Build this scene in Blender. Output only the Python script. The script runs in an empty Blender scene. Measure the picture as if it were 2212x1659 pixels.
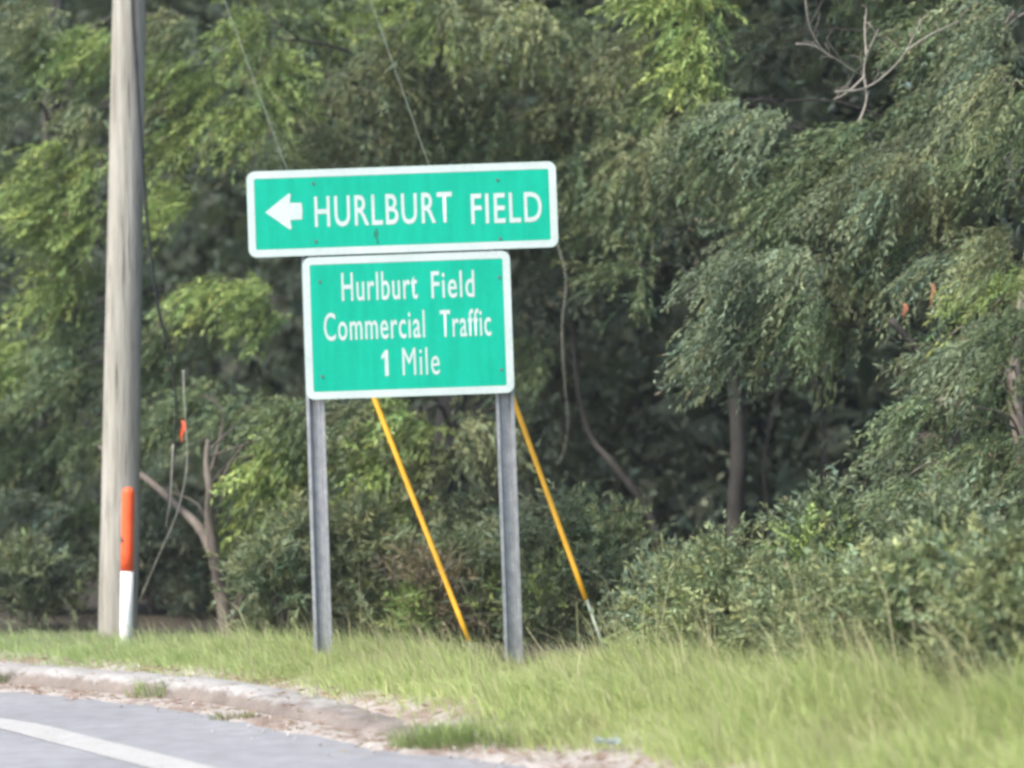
import bpy, bmesh, math, random
import numpy as np
from mathutils import Matrix, Vector

random.seed(7)
rng = np.random.default_rng(11)
SC = bpy.context.scene
COL = SC.collection

# ------------------------------------------------------------------ camera
CAM_H = 1.55
F_PX = 2310.0                      # focal length in pixels of a 1024 px wide frame
PITCH = math.radians(1.64)
ROLL = math.radians(-1.5)
cam_data = bpy.data.cameras.new("camera")
cam = bpy.data.objects.new("camera", cam_data)
COL.objects.link(cam)
cam_data.sensor_width = 36.0
cam_data.lens = F_PX / 1024.0 * 36.0
cam_data.clip_start = 0.1
cam_data.clip_end = 600.0
CAM_M = Matrix.Translation((0, 0, CAM_H)) @ Matrix.Rotation(math.pi / 2 + PITCH, 4, 'X') @ Matrix.Rotation(ROLL, 4, 'Z')
cam.matrix_world = CAM_M
cam_data.dof.use_dof = True
cam_data.dof.focus_distance = 14.6
cam_data.dof.aperture_fstop = 0.85
SC.camera = cam

# ------------------------------------------------------------------ world, sun, exposure
SUN_EL = math.radians(52)
SUN_AZ_VEC = Vector((-0.72, -0.69, 0)).normalized()       # towards the sun, over the left shoulder
world = bpy.data.worlds.new("World")
SC.world = world
world.use_nodes = True
wn = world.node_tree
sky = wn.nodes.new('ShaderNodeTexSky')
sky.sky_type = 'NISHITA'
sky.sun_disc = False
sky.sun_elevation = SUN_EL
sky.sun_rotation = math.atan2(SUN_AZ_VEC.x, SUN_AZ_VEC.y)
sky.air_density = 1.2
sky.dust_density = 3.0
bg = wn.nodes['Background']
bg.inputs['Strength'].default_value = 0.15
wn.links.new(sky.outputs[0], bg.inputs['Color'])
sun_data = bpy.data.lights.new("sun", 'SUN')
sun_data.energy = 1.5
sun_data.angle = math.radians(10)
sun_data.color = (1.0, 0.95, 0.86)
sun = bpy.data.objects.new("sun", sun_data)
COL.objects.link(sun)
sd = Vector((SUN_AZ_VEC.x * math.cos(SUN_EL), SUN_AZ_VEC.y * math.cos(SUN_EL), math.sin(SUN_EL)))
sun.rotation_euler = sd.to_track_quat('Z', 'Y').to_euler()
sun.location = (0, 0, 30)
SC.view_settings.view_transform = 'Standard'
SC.view_settings.look = 'None'
SC.view_settings.gamma = 1.0
SC.view_settings.use_curve_mapping = False
SC.view_settings.exposure = 1.4
SC.render.engine = 'CYCLES'
SC.cycles.max_bounces = 4
SC.cycles.diffuse_bounces = 3
SC.cycles.transmission_bounces = 3
SC.cycles.transparent_max_bounces = 4
SC.cycles.use_denoising = True
SC.cycles.filter_width = 3.1

# ------------------------------------------------------------------ helpers
PX = 1024.0 / 2212.0               # survey coordinates (photo shown 2212 px wide) -> frame pixels


def ray(px, py):
    d = Vector((px * PX - 512.0, 384.0 - py * PX, -F_PX))
    return CAM_M.to_3x3() @ d


def at(px, py, depth):
    """the point seen in direction (px, py) that stands `depth` metres ahead"""
    d = ray(px, py)
    return Vector((0, 0, CAM_H)) + d * (depth / d.y)


def on_ground(px, py, z=0.0):
    d = ray(px, py)
    return Vector((0, 0, CAM_H)) + d * ((z - CAM_H) / d.z)


def mpp(depth):                    # metres per survey pixel at a depth
    return depth / F_PX * PX


def tag(o, label=None, cat=None, group=None, kind=None):
    if label: o["label"] = label
    if cat: o["category"] = cat
    if group: o["group"] = group
    if kind: o["kind"] = kind
    return o


def empty(name, loc=(0, 0, 0)):
    o = bpy.data.objects.new(name, None)
    o.empty_display_size = 0.1
    o.location = loc
    COL.objects.link(o)
    return o


def link(name, me, mat, parent=None, smooth=False):
    o = bpy.data.objects.new(name, me)
    if mat is not None and len(me.materials) == 0:
        me.materials.append(mat)
    COL.objects.link(o)
    if parent is not None:
        o.parent = parent
        o.matrix_parent_inverse = Matrix.Translation(-parent.location)
    if smooth:
        for p in me.polygons: p.use_smooth = True
    return o


def from_bm(name, bm, mat, parent=None, smooth=False):
    me = bpy.data.meshes.new(name)
    bm.normal_update()
    bm.to_mesh(me)
    bm.free()
    return link(name, me, mat, parent, smooth)


def tube_into(bm, pts, radii, sides=8, jitter=0.0):
    """tapered tube through pts"""
    pts = [Vector(p) for p in pts]
    rings = []
    ref = Vector((0.31, 0.9, 0.12)).normalized()
    for i, p in enumerate(pts):
        t = (pts[min(i + 1, len(pts) - 1)] - pts[max(i - 1, 0)])
        if t.length < 1e-9: t = Vector((0, 0, 1))
        t.normalize()
        u = t.cross(ref)
        if u.length < 1e-3: u = t.cross(Vector((1, 0, 0)))
        u.normalize()
        v = t.cross(u)
        ring = []
        for k in range(sides):
            a = 2 * math.pi * k / sides
            r = radii[i] * (1 + random.uniform(-jitter, jitter))
            ring.append(bm.verts.new(p + (u * math.cos(a) + v * math.sin(a)) * r))
        rings.append(ring)
    for a, b in zip(rings[:-1], rings[1:]):
        for k in range(sides):
            bm.faces.new((a[k], a[(k + 1) % sides], b[(k + 1) % sides], b[k]))
    bm.faces.new(rings[0][::-1])
    bm.faces.new(rings[-1])


def smooth_path(pts, n=4):
    """Catmull-Rom through pts"""
    P = [Vector(p) for p in pts]
    out = []
    for i in range(len(P) - 1):
        p0, p1, p2, p3 = P[max(i - 1, 0)], P[i], P[i + 1], P[min(i + 2, len(P) - 1)]
        for k in range(n):
            t = k / n
            out.append(0.5 * ((2 * p1) + (p2 - p0) * t + (2 * p0 - 5 * p1 + 4 * p2 - p3) * t * t
                              + (3 * p1 - p0 - 3 * p2 + p3) * t ** 3))
    out.append(P[-1])
    return out


def lerp_list(a, b, n):
    return [a + (b - a) * i / (n - 1) for i in range(n)]


def raw_mesh(name, V, quads, col=None, tris=None):
    """fast mesh from numpy arrays; quads (N,4)"""
    me = bpy.data.meshes.new(name)
    V = np.asarray(V, dtype=np.float32)
    nq = 0 if quads is None else len(quads)
    nt = 0 if tris is None else len(tris)
    loops, starts = [], []
    if nq:
        loops.append(np.asarray(quads, dtype=np.int32).ravel())
        starts.append(np.arange(nq, dtype=np.int32) * 4)
    if nt:
        loops.append(np.asarray(tris, dtype=np.int32).ravel())
        starts.append(nq * 4 + np.arange(nt, dtype=np.int32) * 3)
    loops = np.concatenate(loops)
    starts = np.concatenate(starts)
    me.vertices.add(len(V))
    me.vertices.foreach_set('co', V.ravel())
    me.loops.add(len(loops))
    me.loops.foreach_set('vertex_index', loops)
    me.polygons.add(nq + nt)
    me.polygons.foreach_set('loop_start', starts)
    if col is not None:
        ca = me.color_attributes.new('tint', 'FLOAT_COLOR', 'POINT')
        c4 = np.ones((len(V), 4), dtype=np.float32)
        c4[:, :3] = col
        ca.data.foreach_set('color', c4.ravel())
    me.update(calc_edges=True)
    return me


def unit(a):
    return a / np.maximum(np.linalg.norm(a, axis=-1, keepdims=True), 1e-9)


# ------------------------------------------------------------------ materials
def new_mat(name):
    m = bpy.data.materials.new(name)
    m.use_nodes = True
    nt = m.node_tree
    return m, nt, nt.nodes['Principled BSDF']


def noise(nt, scale, detail=4, rough=0.6, vec=None, dim='3D'):
    n = nt.nodes.new('ShaderNodeTexNoise')
    n.inputs['Scale'].default_value = scale
    n.inputs['Detail'].default_value = detail
    n.inputs['Roughness'].default_value = rough
    if vec is not None: nt.links.new(vec, n.inputs['Vector'])
    return n


def ramp(nt, src, stops):
    r = nt.nodes.new('ShaderNodeValToRGB')
    els = r.color_ramp.elements
    while len(els) > 1: els.remove(els[-1])
    els[0].position = stops[0][0]; els[0].color = (*stops[0][1], 1)
    for p, c in stops[1:]:
        e = els.new(p); e.color = (*c, 1)
    nt.links.new(src, r.inputs[0])
    return r


def bump(nt, bsdf, height, strength=0.3, dist=0.01):
    b = nt.nodes.new('ShaderNodeBump')
    b.inputs['Strength'].default_value = strength
    b.inputs['Distance'].default_value = dist
    nt.links.new(height, b.inputs['Height'])
    nt.links.new(b.outputs[0], bsdf.inputs['Normal'])


def mixc(nt, fac, a, b, mode='MIX'):
    m = nt.nodes.new('ShaderNodeMix')
    m.data_type = 'RGBA'
    m.blend_type = mode
    for sock, val in ((m.inputs[0], fac), (m.inputs[6], a), (m.inputs[7], b)):
        if hasattr(val, 'links'): nt.links.new(val, sock)
        elif isinstance(val, tuple): sock.default_value = (*val, 1)
        else: sock.default_value = val
    return m.outputs[2]


def coords(nt, scale=(1, 1, 1), kind='Object'):
    tc = nt.nodes.new('ShaderNodeTexCoord')
    mp = nt.nodes.new('ShaderNodeMapping')
    mp.inputs['Scale'].default_value = scale
    nt.links.new(tc.outputs[kind], mp.inputs['Vector'])
    return mp.outputs[0]


def mat_noise(name, c1, c2, scale=6, rough=0.8, metal=0.0, stretch=(1, 1, 1), bmp=0.2, fine=60, spec=0.4):
    m, nt, b = new_mat(name)
    v = coords(nt, stretch)
    n1 = noise(nt, scale, 5, 0.65, v)
    r = ramp(nt, n1.outputs[0], [(0.3, c1), (0.7, c2)])
    n2 = noise(nt, fine, 3, 0.6, v)
    c = mixc(nt, 0.35, r.outputs[0], n2.outputs[0], 'SOFT_LIGHT')
    nt.links.new(c, b.inputs['Base Color'])
    b.inputs['Roughness'].default_value = rough
    b.inputs['Metallic'].default_value = metal
    b.inputs['Specular IOR Level'].default_value = spec
    if bmp: bump(nt, b, n2.outputs[0], bmp, 0.004)
    return m


def mat_leaf(name, transl=0.35, rough=0.55):
    m, nt, b = new_mat(name)
    at_ = nt.nodes.new('ShaderNodeAttribute')
    at_.attribute_name = 'tint'
    b.inputs['Roughness'].default_value = rough
    b.inputs['Specular IOR Level'].default_value = 0.25
    nt.links.new(at_.outputs['Color'], b.inputs['Base Color'])
    tr = nt.nodes.new('ShaderNodeBsdfTranslucent')
    c = mixc(nt, 0.45, at_.outputs['Color'], (0.20, 0.29, 0.06))
    nt.links.new(c, tr.inputs['Color'])
    mx = nt.nodes.new('ShaderNodeMixShader')
    mx.inputs[0].default_value = transl
    nt.links.new(b.outputs[0], mx.inputs[1])
    nt.links.new(tr.outputs[0], mx.inputs[2])
    nt.links.new(mx.outputs[0], nt.nodes['Material Output'].inputs['Surface'])
    return m


M_LEAF = mat_leaf('foliage', 0.22)
M_GRASS = mat_leaf('grass_blades', 0.40, 0.5)
M_BARK = mat_noise('bark', (0.085, 0.070, 0.058), (0.19, 0.16, 0.135), 9, 0.9, stretch=(1, 1, 0.25), bmp=0.6)
M_BARK_PALE = mat_noise('pale_bark', (0.22, 0.18, 0.15), (0.42, 0.36, 0.31), 9, 0.9, stretch=(1, 1, 0.3), bmp=0.5)
M_BARK_DARK = mat_noise('dark_bark', (0.032, 0.030, 0.027), (0.08, 0.074, 0.066), 9, 0.9, stretch=(1, 1, 0.3), bmp=0.5)
M_DEAD = mat_noise('dead_wood', (0.17, 0.155, 0.13), (0.30, 0.275, 0.235), 12, 0.85)
M_POLE = None
M_STEEL = mat_noise('galvanised_steel', (0.20, 0.212, 0.225), (0.34, 0.352, 0.365), 14, 0.5, metal=0.35, bmp=0.05)
M_STEEL_DARK = mat_noise('zinc_bolt', (0.10, 0.10, 0.10), (0.2, 0.2, 0.2), 30, 0.5, metal=0.6)
M_WHITE = mat_noise('white_sheeting', (0.40, 0.475, 0.46), (0.49, 0.555, 0.54), 3, 0.6, bmp=0.0, fine=60, spec=0.15)
M_GREEN = None
M_YELLOW = mat_noise('yellow_plastic', (0.72, 0.36, 0.015), (0.86, 0.46, 0.03), 5, 0.5, bmp=0.0)
M_BLACK = mat_noise('black_rubber', (0.012, 0.012, 0.014), (0.03, 0.03, 0.032), 8, 0.6)
M_ORANGE = mat_noise('orange_plastic', (0.80, 0.085, 0.018), (0.88, 0.13, 0.035), 6, 0.5, bmp=0.0)
M_MARKER_WHITE = mat_noise('marker_white_plastic', (0.78, 0.79, 0.77), (0.86, 0.86, 0.84), 6, 0.45, bmp=0.0)
M_WIRE = mat_noise('steel_strand', (0.15, 0.18, 0.14), (0.23, 0.26, 0.21), 40, 0.45, metal=0.4, bmp=0.0)
M_VINE = mat_noise('dry_vine', (0.34, 0.33, 0.27), (0.5, 0.49, 0.42), 20, 0.8)
M_TAG = mat_noise('orange_ribbon', (0.75, 0.12, 0.05), (0.85, 0.2, 0.1), 12, 0.6, bmp=0.0)


def make_sign_green():
    m, nt, b = new_mat('green_sheeting')
    v = coords(nt)
    n1 = noise(nt, 2.2, 4, 0.6, v)
    r = ramp(nt, n1.outputs[0], [(0.25, (0.0005, 0.335, 0.222)), (0.5, (0.001, 0.36, 0.243)), (0.75, (0.002, 0.38, 0.258))])
    n2 = noise(nt, 55, 3, 0.6, v)
    c = mixc(nt, 0.15, r.outputs[0], n2.outputs[0], 'SOFT_LIGHT')
    vs = coords(nt, (9, 9, 0.7))
    n3 = noise(nt, 1.6, 4, 0.6, vs)
    g = ramp(nt, n3.outputs[0], [(0.42, (0.78, 0.80, 0.78)), (0.6, (1, 1, 1))])
    c = mixc(nt, 0.4, c, g.outputs[0], 'MULTIPLY')
    nt.links.new(c, b.inputs['Base Color'])
    b.inputs['Roughness'].default_value = 0.6
    b.inputs['Specular IOR Level'].default_value = 0.12
    return m


def make_pole_mat():
    m, nt, b = new_mat('weathered_pole_wood')
    v = coords(nt, (11, 11, 0.5))
    n1 = noise(nt, 2.0, 6, 0.7, v)
    v2 = coords(nt, (1, 1, 0.5))
    n2 = noise(nt, 1.1, 3, 0.5, v2)
    r = ramp(nt, n1.outputs[0], [(0.31, (0.14, 0.13, 0.11)), (0.39, (0.29, 0.275, 0.235)), (0.55, (0.39, 0.37, 0.322)), (0.72, (0.47, 0.45, 0.395))])
    r2 = ramp(nt, n2.outputs[0], [(0.35, (0.82, 0.83, 0.82)), (0.65, (1, 1, 1))])
    c = mixc(nt, 1.0, r.outputs[0], r2.outputs[0], 'MULTIPLY')
    v4 = coords(nt, (34, 34, 0.7))
    n4 = noise(nt, 1.7, 3, 0.5, v4)
    cr = ramp(nt, n4.outputs[0], [(0.33, (0.30, 0.29, 0.27)), (0.39, (1, 1, 1))])
    c = mixc(nt, 1.0, c, cr.outputs[0], 'MULTIPLY')
    nt.links.new(c, b.inputs['Base Color'])
    b.inputs['Roughness'].default_value = 0.9
    b.inputs['Specular IOR Level'].default_value = 0.2
    v3 = coords(nt, (22, 22, 0.9))
    n3 = noise(nt, 3.0, 4, 0.6, v3)
    bump(nt, b, n3.outputs[0], 0.8, 0.02)
    return m


M_GREEN = make_sign_green()
M_POLE = make_pole_mat()


def make_asphalt():
    m, nt, b = new_mat('asphalt')
    v = coords(nt)
    n1 = noise(nt, 0.9, 4, 0.6, v)
    n2 = noise(nt, 95, 3, 0.7, v)
    n3 = noise(nt, 6, 4, 0.6, v)
    r = ramp(nt, n1.outputs[0], [(0.3, (0.235, 0.237, 0.25)), (0.7, (0.295, 0.296, 0.306))])
    g = ramp(nt, n2.outputs[0], [(0.36, (0.6, 0.6, 0.6)), (0.5, (0.9, 0.9, 0.9)), (0.68, (1.0, 1.0, 1.0))])
    c = mixc(nt, 0.75, r.outputs[0], g.outputs[0], 'MULTIPLY')
    g3 = ramp(nt, n3.outputs[0], [(0.35, (0.85, 0.84, 0.82)), (0.65, (1.05, 1.05, 1.05))])
    c = mixc(nt, 1.0, c, g3.outputs[0], 'MULTIPLY')
    nt.links.new(c, b.inputs['Base Color'])
    b.inputs['Roughness'].default_value = 0.85
    bump(nt, b, n2.outputs[0], 0.12, 0.004)
    return m


def make_soil():
    m, nt, b = new_mat('verge_soil')
    v = coords(nt)
    n1 = noise(nt, 2.2, 5, 0.65, v)
    n2 = noise(nt, 60, 3, 0.6, v)
    r = ramp(nt, n1.outputs[0], [(0.3, (0.11, 0.105, 0.055)), (0.55, (0.19, 0.20, 0.085)), (0.75, (0.25, 0.23, 0.12))])
    c = mixc(nt, 0.5, r.outputs[0], n2.outputs[0], 'SOFT_LIGHT')
    nt.links.new(c, b.inputs['Base Color'])
    b.inputs['Roughness'].default_value = 1.0
    bump(nt, b, n2.outputs[0], 0.25, 0.006)
    return m


def make_sand():
    m, nt, b = new_mat('sand_and_litter')
    v = coords(nt)
    n1 = noise(nt, 3.1, 6, 0.7, v)
    n0 = noise(nt, 1.0, 3, 0.6, v)
    n2 = noise(nt, 90, 3, 0.6, v)
    n4 = noise(nt, 14, 4, 0.7, v)
    pale = ramp(nt, n4.outputs[0], [(0.3, (0.25, 0.222, 0.195)), (0.7, (0.40, 0.365, 0.33))])
    red = ramp(nt, n4.outputs[0], [(0.3, (0.14, 0.10, 0.08)), (0.7, (0.26, 0.195, 0.155))])
    mask = ramp(nt, n1.outputs[0], [(0.46, (0, 0, 0)), (0.58, (1, 1, 1))])
    c = mixc(nt, mask.outputs[0], pale.outputs[0], red.outputs[0])
    c = mixc(nt, 0.6, c, n2.outputs[0], 'SOFT_LIGHT')
    nt.links.new(c, b.inputs['Base Color'])
    b.inputs['Roughness'].default_value = 1.0
    bump(nt, b, n2.outputs[0], 0.25, 0.006)
    return m


def make_concrete():
    m, nt, b = new_mat('kerb_concrete')
    v = coords(nt)
    n1 = noise(nt, 4, 5, 0.65, v)
    n2 = noise(nt, 70, 4, 0.6, v)
    r = ramp(nt, n1.outputs[0], [(0.3, (0.20, 0.19, 0.175)), (0.5, (0.29, 0.28, 0.265)), (0.7, (0.36, 0.35, 0.335))])
    # rust-brown splash stain low on the kerb, thrown up from the road: a stain with its own ragged edge
    ge = nt.nodes.new('ShaderNodeNewGeometry')
    sp = nt.nodes.new('ShaderNodeSeparateXYZ')
    nt.links.new(ge.outputs['Position'], sp.inputs[0])
    ns = noise(nt, 9, 5, 0.7, v)
    ma = nt.nodes.new('ShaderNodeMath'); ma.operation = 'MULTIPLY_ADD'
    ma.inputs[1].default_value = 0.14; ma.inputs[2].default_value = -0.07
    nt.links.new(ns.outputs[0], ma.inputs[0])
    mb = nt.nodes.new('ShaderNodeMath'); mb.operation = 'ADD'
    nt.links.new(sp.outputs[2], mb.inputs[0]); nt.links.new(ma.outputs[0], mb.inputs[1])
    mr = nt.nodes.new('ShaderNodeMapRange')
    mr.inputs['From Min'].default_value = 0.10; mr.inputs['From Max'].default_value = 0.065
    nt.links.new(mb.outputs[0], mr.inputs['Value'])
    st = ramp(nt, n1.outputs[0], [(0.3, (0.115, 0.095, 0.082)), (0.7, (0.22, 0.188, 0.163))])
    c = mixc(nt, mr.outputs[0], r.outputs[0], st.outputs[0])
    c = mixc(nt, 0.5, c, n2.outputs[0], 'SOFT_LIGHT')
    nt.links.new(c, b.inputs['Base Color'])
    b.inputs['Roughness'].default_value = 0.95
    bump(nt, b, n2.outputs[0], 0.25, 0.006)
    return m


def make_paint():
    m, nt, b = new_mat('road_paint')
    v = coords(nt)
    n2 = noise(nt, 85, 4, 0.7, v)
    n1 = noise(nt, 5, 4, 0.6, v)
    r = ramp(nt, n2.outputs[0], [(0.38, (0.26, 0.26, 0.26)), (0.5, (0.40, 0.39, 0.37)), (0.7, (0.50, 0.485, 0.455))])
    r1 = ramp(nt, n1.outputs[0], [(0.3, (0.86, 0.85, 0.84)), (0.7, (1, 1, 1))])
    c = mixc(nt, 1.0, r.outputs[0], r1.outputs[0], 'MULTIPLY')
    nt.links.new(c, b.inputs['Base Color'])
    b.inputs['Roughness'].default_value = 0.8
    return m


M_ASPHALT, M_SOIL, M_SAND, M_CONC, M_PAINT = make_asphalt(), make_soil(), make_sand(), make_concrete(), make_paint()

# ------------------------------------------------------------------ terrain
VERGE = 0.15
K_pts = [on_ground(*p) for p in ((0, 1480), (400, 1517), (600, 1552), (850, 1600), (930, 1614), (1120, 1632), (1400, 1672))]
d0 = (K_pts[0] - K_pts[1]).normalized()
d1 = (K_pts[-1] - K_pts[2]).normalized()
K_pts = [K_pts[0] + d0 * 60, K_pts[0] + d0 * 4] + K_pts + [K_pts[-1] + d1 * 4, K_pts[-1] + d1 * 25]
KP = np.array([(p.x, p.y) for p in [K_pts[0], K_pts[1]] + smooth_path(K_pts[2:-2], 5) + [K_pts[-2], K_pts[-1]]])
K_seg = KP[1:] - KP[:-1]
K_len = np.linalg.norm(K_seg, axis=1)
K_cum = np.concatenate([[0], np.cumsum(K_len)])
NOSE = None


def su(x, y):
    """signed distance from the road's edge (positive on the verge) and length along it"""
    p = np.stack([np.asarray(x, float).ravel(), np.asarray(y, float).ravel()], 1)
    best = np.full(len(p), 1e9); sgn = np.zeros(len(p)); uu = np.zeros(len(p))
    for i in range(len(K_seg)):
        a, d, L = KP[i], K_seg[i], K_len[i]
        w = p - a
        t = np.clip((w @ d) / (L * L), 0, 1)
        q = w - t[:, None] * d
        dist = np.hypot(q[:, 0], q[:, 1])
        s = d[0] * w[:, 1] - d[1] * w[:, 0]
        m = dist < best
        best[m] = dist[m]; sgn[m] = np.where(s[m] > 0, 1, -1); uu[m] = (K_cum[i] + t * L)[m]
    return best * sgn, uu


_n = on_ground(915, 1610)
NOSE = float(su([_n.x], [_n.y])[1][0])


def sstep(x, a, b):
    t = np.clip((x - a) / (b - a), 0, 1)
    return t * t * (3 - 2 * t)


def wob(x, y, f, ph=0.0):
    return (np.sin(x * f + 1.3 + ph) * np.cos(y * f * 1.13 + ph * 2) + 0.6 * np.sin(x * f * 2.3 - y * f * 1.7 + ph)
            + 0.35 * np.sin(x * f * 4.9 + y * f * 5.3 + 2 * ph)) / 1.95


def ground_z(x, y):
    x = np.asarray(x, float); y = np.asarray(y, float)
    shp = x.shape
    s, u = su(x, y)
    xr, yr = x.ravel(), y.ravel()
    after = sstep(u, NOSE - 1.0, NOSE + 0.3)
    w0 = 0.02 + 0.03 * after
    w1 = 0.62 + 0.47 * after
    h = VERGE * sstep(s, w0, w1) - 0.035 * (1 - sstep(s, -0.05, 0.03))
    h = h - 0.09 * np.exp(-((xr - 0.1) ** 2 + (yr - 15.0) ** 2) / 1.1)
    h = h + (0.035 * wob(xr, yr, 1.1) + 0.012 * wob(xr, yr, 4.3, 1.0)) * sstep(s, 0.4, 1.4)
    return h.reshape(shp)


def gz(x, y):
    return float(ground_z(np.array([x]), np.array([y]))[0])


def grid_mesh(name, xs, ys, mat, dz=0.0):
    X, Y = np.meshgrid(xs, ys)
    Z = ground_z(X, Y) + dz
    V = np.stack([X.ravel(), Y.ravel(), Z.ravel()], 1)
    nx, ny = len(xs), len(ys)
    i = np.arange((ny - 1) * (nx - 1))
    r, c = i // (nx - 1), i % (nx - 1)
    q = np.stack([r * nx + c, r * nx + c + 1, (r + 1) * nx + c + 1, (r + 1) * nx + c], 1)
    me = raw_mesh(name, V, q)
    o = link(name, me, mat, None, True)
    return o


def spaced(fine0, fine1, step, far0, far1):
    f = np.arange(fine0, fine1, step)
    lo = fine0 - np.geomspace(0.5, fine0 - far0, 12)[::-1]
    hi = f[-1] + np.geomspace(0.5, far1 - f[-1], 12)
    return np.concatenate([lo, f, hi])


tag(grid_mesh('ground', spaced(-8, 7, 0.1, -220, 220), spaced(8, 24, 0.1, -120, 300), M_SOIL), kind='structure')


_rd = KP[-3] - KP[2]
_rd = _rd / np.linalg.norm(_rd)
ROAD_N = np.array([-_rd[1], _rd[0]])


def ribbon(name, s0, s1, u0, u1, z, mat, step=0.25, parent=None, wobble=0.0):
    us = np.arange(u0, u1, step)
    V, Q = [], []
    for k, u in enumerate(us):
        i = min(np.searchsorted(K_cum, u) - 1, len(K_seg) - 1); i = max(i, 0)
        t = (u - K_cum[i]) / K_len[i]
        p = KP[i] + K_seg[i] * t
        d = K_seg[i] / K_len[i]
        nrm = ROAD_N
        w = wobble * (math.sin(u * 5.1) + 0.7 * math.sin(u * 13.7 + 1) + 0.5 * math.sin(u * 31.0))
        a = p + nrm * (s0 + (w if s0 > s1 else 0)); b = p + nrm * (s1 + w)
        V += [(a[0], a[1], z), (b[0], b[1], z)]
        if k: Q.append((2 * k - 2, 2 * k - 1, 2 * k + 1, 2 * k))
    me = raw_mesh(name, V, Q)
    return link(name, me, mat, parent)


U_END = K_cum[-1]
# asphalt up to a ragged edge, pale sandy gutter strip beside it, edge line on top
road = ribbon('road', -12.5, -0.24, 1.0, U_END - 1, 0.0, M_ASPHALT, 0.08, wobble=0.02)
tag(road, kind='structure')
ln = ribbon('edge_line', -1.47, -1.21, 1.0, U_END - 1, 0.004, M_PAINT, 0.2, parent=road)

# sandy shoulder: a sheet following the ground between asphalt and grass
def shoulder():
    us = np.arange(40, U_END - 8, 0.07)
    ss = np.linspace(-0.45, 1.6, 34)
    V = []
    for u in us:
        i = max(min(np.searchsorted(K_cum, u) - 1, len(K_seg) - 1), 0)
        t = (u - K_cum[i]) / K_len[i]
        p = KP[i] + K_seg[i] * t
        d = K_seg[i] / K_len[i]
        nrm = np.array([-d[1], d[0]])
        for s in ss:
            q = p + nrm * s
            V.append((q[0], q[1], s))
    V = np.array(V)
    s = V[:, 2].copy()
    Z = ground_z(V[:, 0], V[:, 1]) + 0.008
    on_road = 0.006 + 0.004 * wob(V[:, 0], V[:, 1], 7.0)
    edge = -0.24 + 0.09 * wob(V[:, 0], V[:, 1], 3.3, 0.7)
    Z = np.where(s < 0.06, np.maximum(Z, on_road), Z)
    Z = np.where(s < edge, -0.02, Z)
    V[:, 2] = Z
    ns, nu = len(ss), len(us)
    i = np.arange((nu - 1) * (ns - 1))
    r, c = i // (ns - 1), i % (ns - 1)
    q = np.stack([r * ns + c, r * ns + c + 1, (r + 1) * ns + c + 1, (r + 1) * ns + c], 1)
    return link('sandy_shoulder', raw_mesh('sandy_shoulder', V, q), M_SAND, None, True)


tag(shoulder(), kind='structure')


def kerb():
    prof = [(0.0, -0.02), (0.0, 0.02), (0.035, 0.085), (0.06, 0.125), (0.10, 0.145), (0.16, 0.152), (0.30, 0.150), (0.335, 0.135), (0.34, 0.05)]
    us = list(np.arange(40, NOSE + 0.001, 0.1)) + [NOSE + 0.06, NOSE + 0.11, NOSE + 0.14]
    bm = bmesh.new()
    rings = []
    for u in us:
        i = max(min(np.searchsorted(K_cum, u) - 1, len(K_seg) - 1), 0)
        t = (u - K_cum[i]) / K_len[i]
        p = KP[i] + K_seg[i] * t
        d = K_seg[i] / K_len[i]
        nrm = np.array([-d[1], d[0]])
        e = max(0.0, u - (NOSE - 0.25)) / 0.39
        sh = math.sqrt(max(1 - e * e, 0.02))
        hz = 1 - 0.6 * sstep(np.array(u), NOSE - 3.0, NOSE)
        ring = []
        for s, z in prof:
            s2 = 0.17 + (s - 0.17) * sh + 0.02
            q = p + nrm * s2
            zz = z * 0.78 * float(hz) * (0.35 + 0.65 * sh)
            zz += (0.004 * math.sin(u * 3.1 + s * 20) + random.uniform(-.006, .006)) * (1 if z > 0.03 else 0)
            if u % 1.5 < 0.1 and z > 0.03: zz -= 0.022
            ring.append(bm.verts.new((q[0], q[1], zz)))
        rings.append(ring)
    for a, b in zip(rings[:-1], rings[1:]):
        for k in range(len(prof) - 1):
            bm.faces.new((a[k], b[k], b[k + 1], a[k + 1]))
    bm.faces.new(rings[-1])
    return from_bm('kerb', bm, M_CONC, None, True)


tag(kerb(), kind='structure')

# ------------------------------------------------------------------ highway sign
SIGN_D = 15.4


def rounded_rect(bm, w, h, r, z0, z1, seg=5):
    pts = []
    for cx, cy, a0 in ((w / 2 - r, h / 2 - r, 0), (-w / 2 + r, h / 2 - r, 90), (-w / 2 + r, -h / 2 + r, 180), (w / 2 - r, -h / 2 + r, 270)):
        for k in range(seg + 1):
            a = math.radians(a0 + 90 * k / seg)
            pts.append((cx + r * math.cos(a), cy + r * math.sin(a)))
    lo = [bm.verts.new((x, z0, y)) for x, y in pts]
    hi = [bm.verts.new((x, z1, y)) for x, y in pts]
    n = len(pts)
    for k in range(n):
        bm.faces.new((lo[k], lo[(k + 1) % n], hi[(k + 1) % n], hi[k]))
    bm.faces.new(lo[::-1]); bm.faces.new(hi)
    return pts


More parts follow.
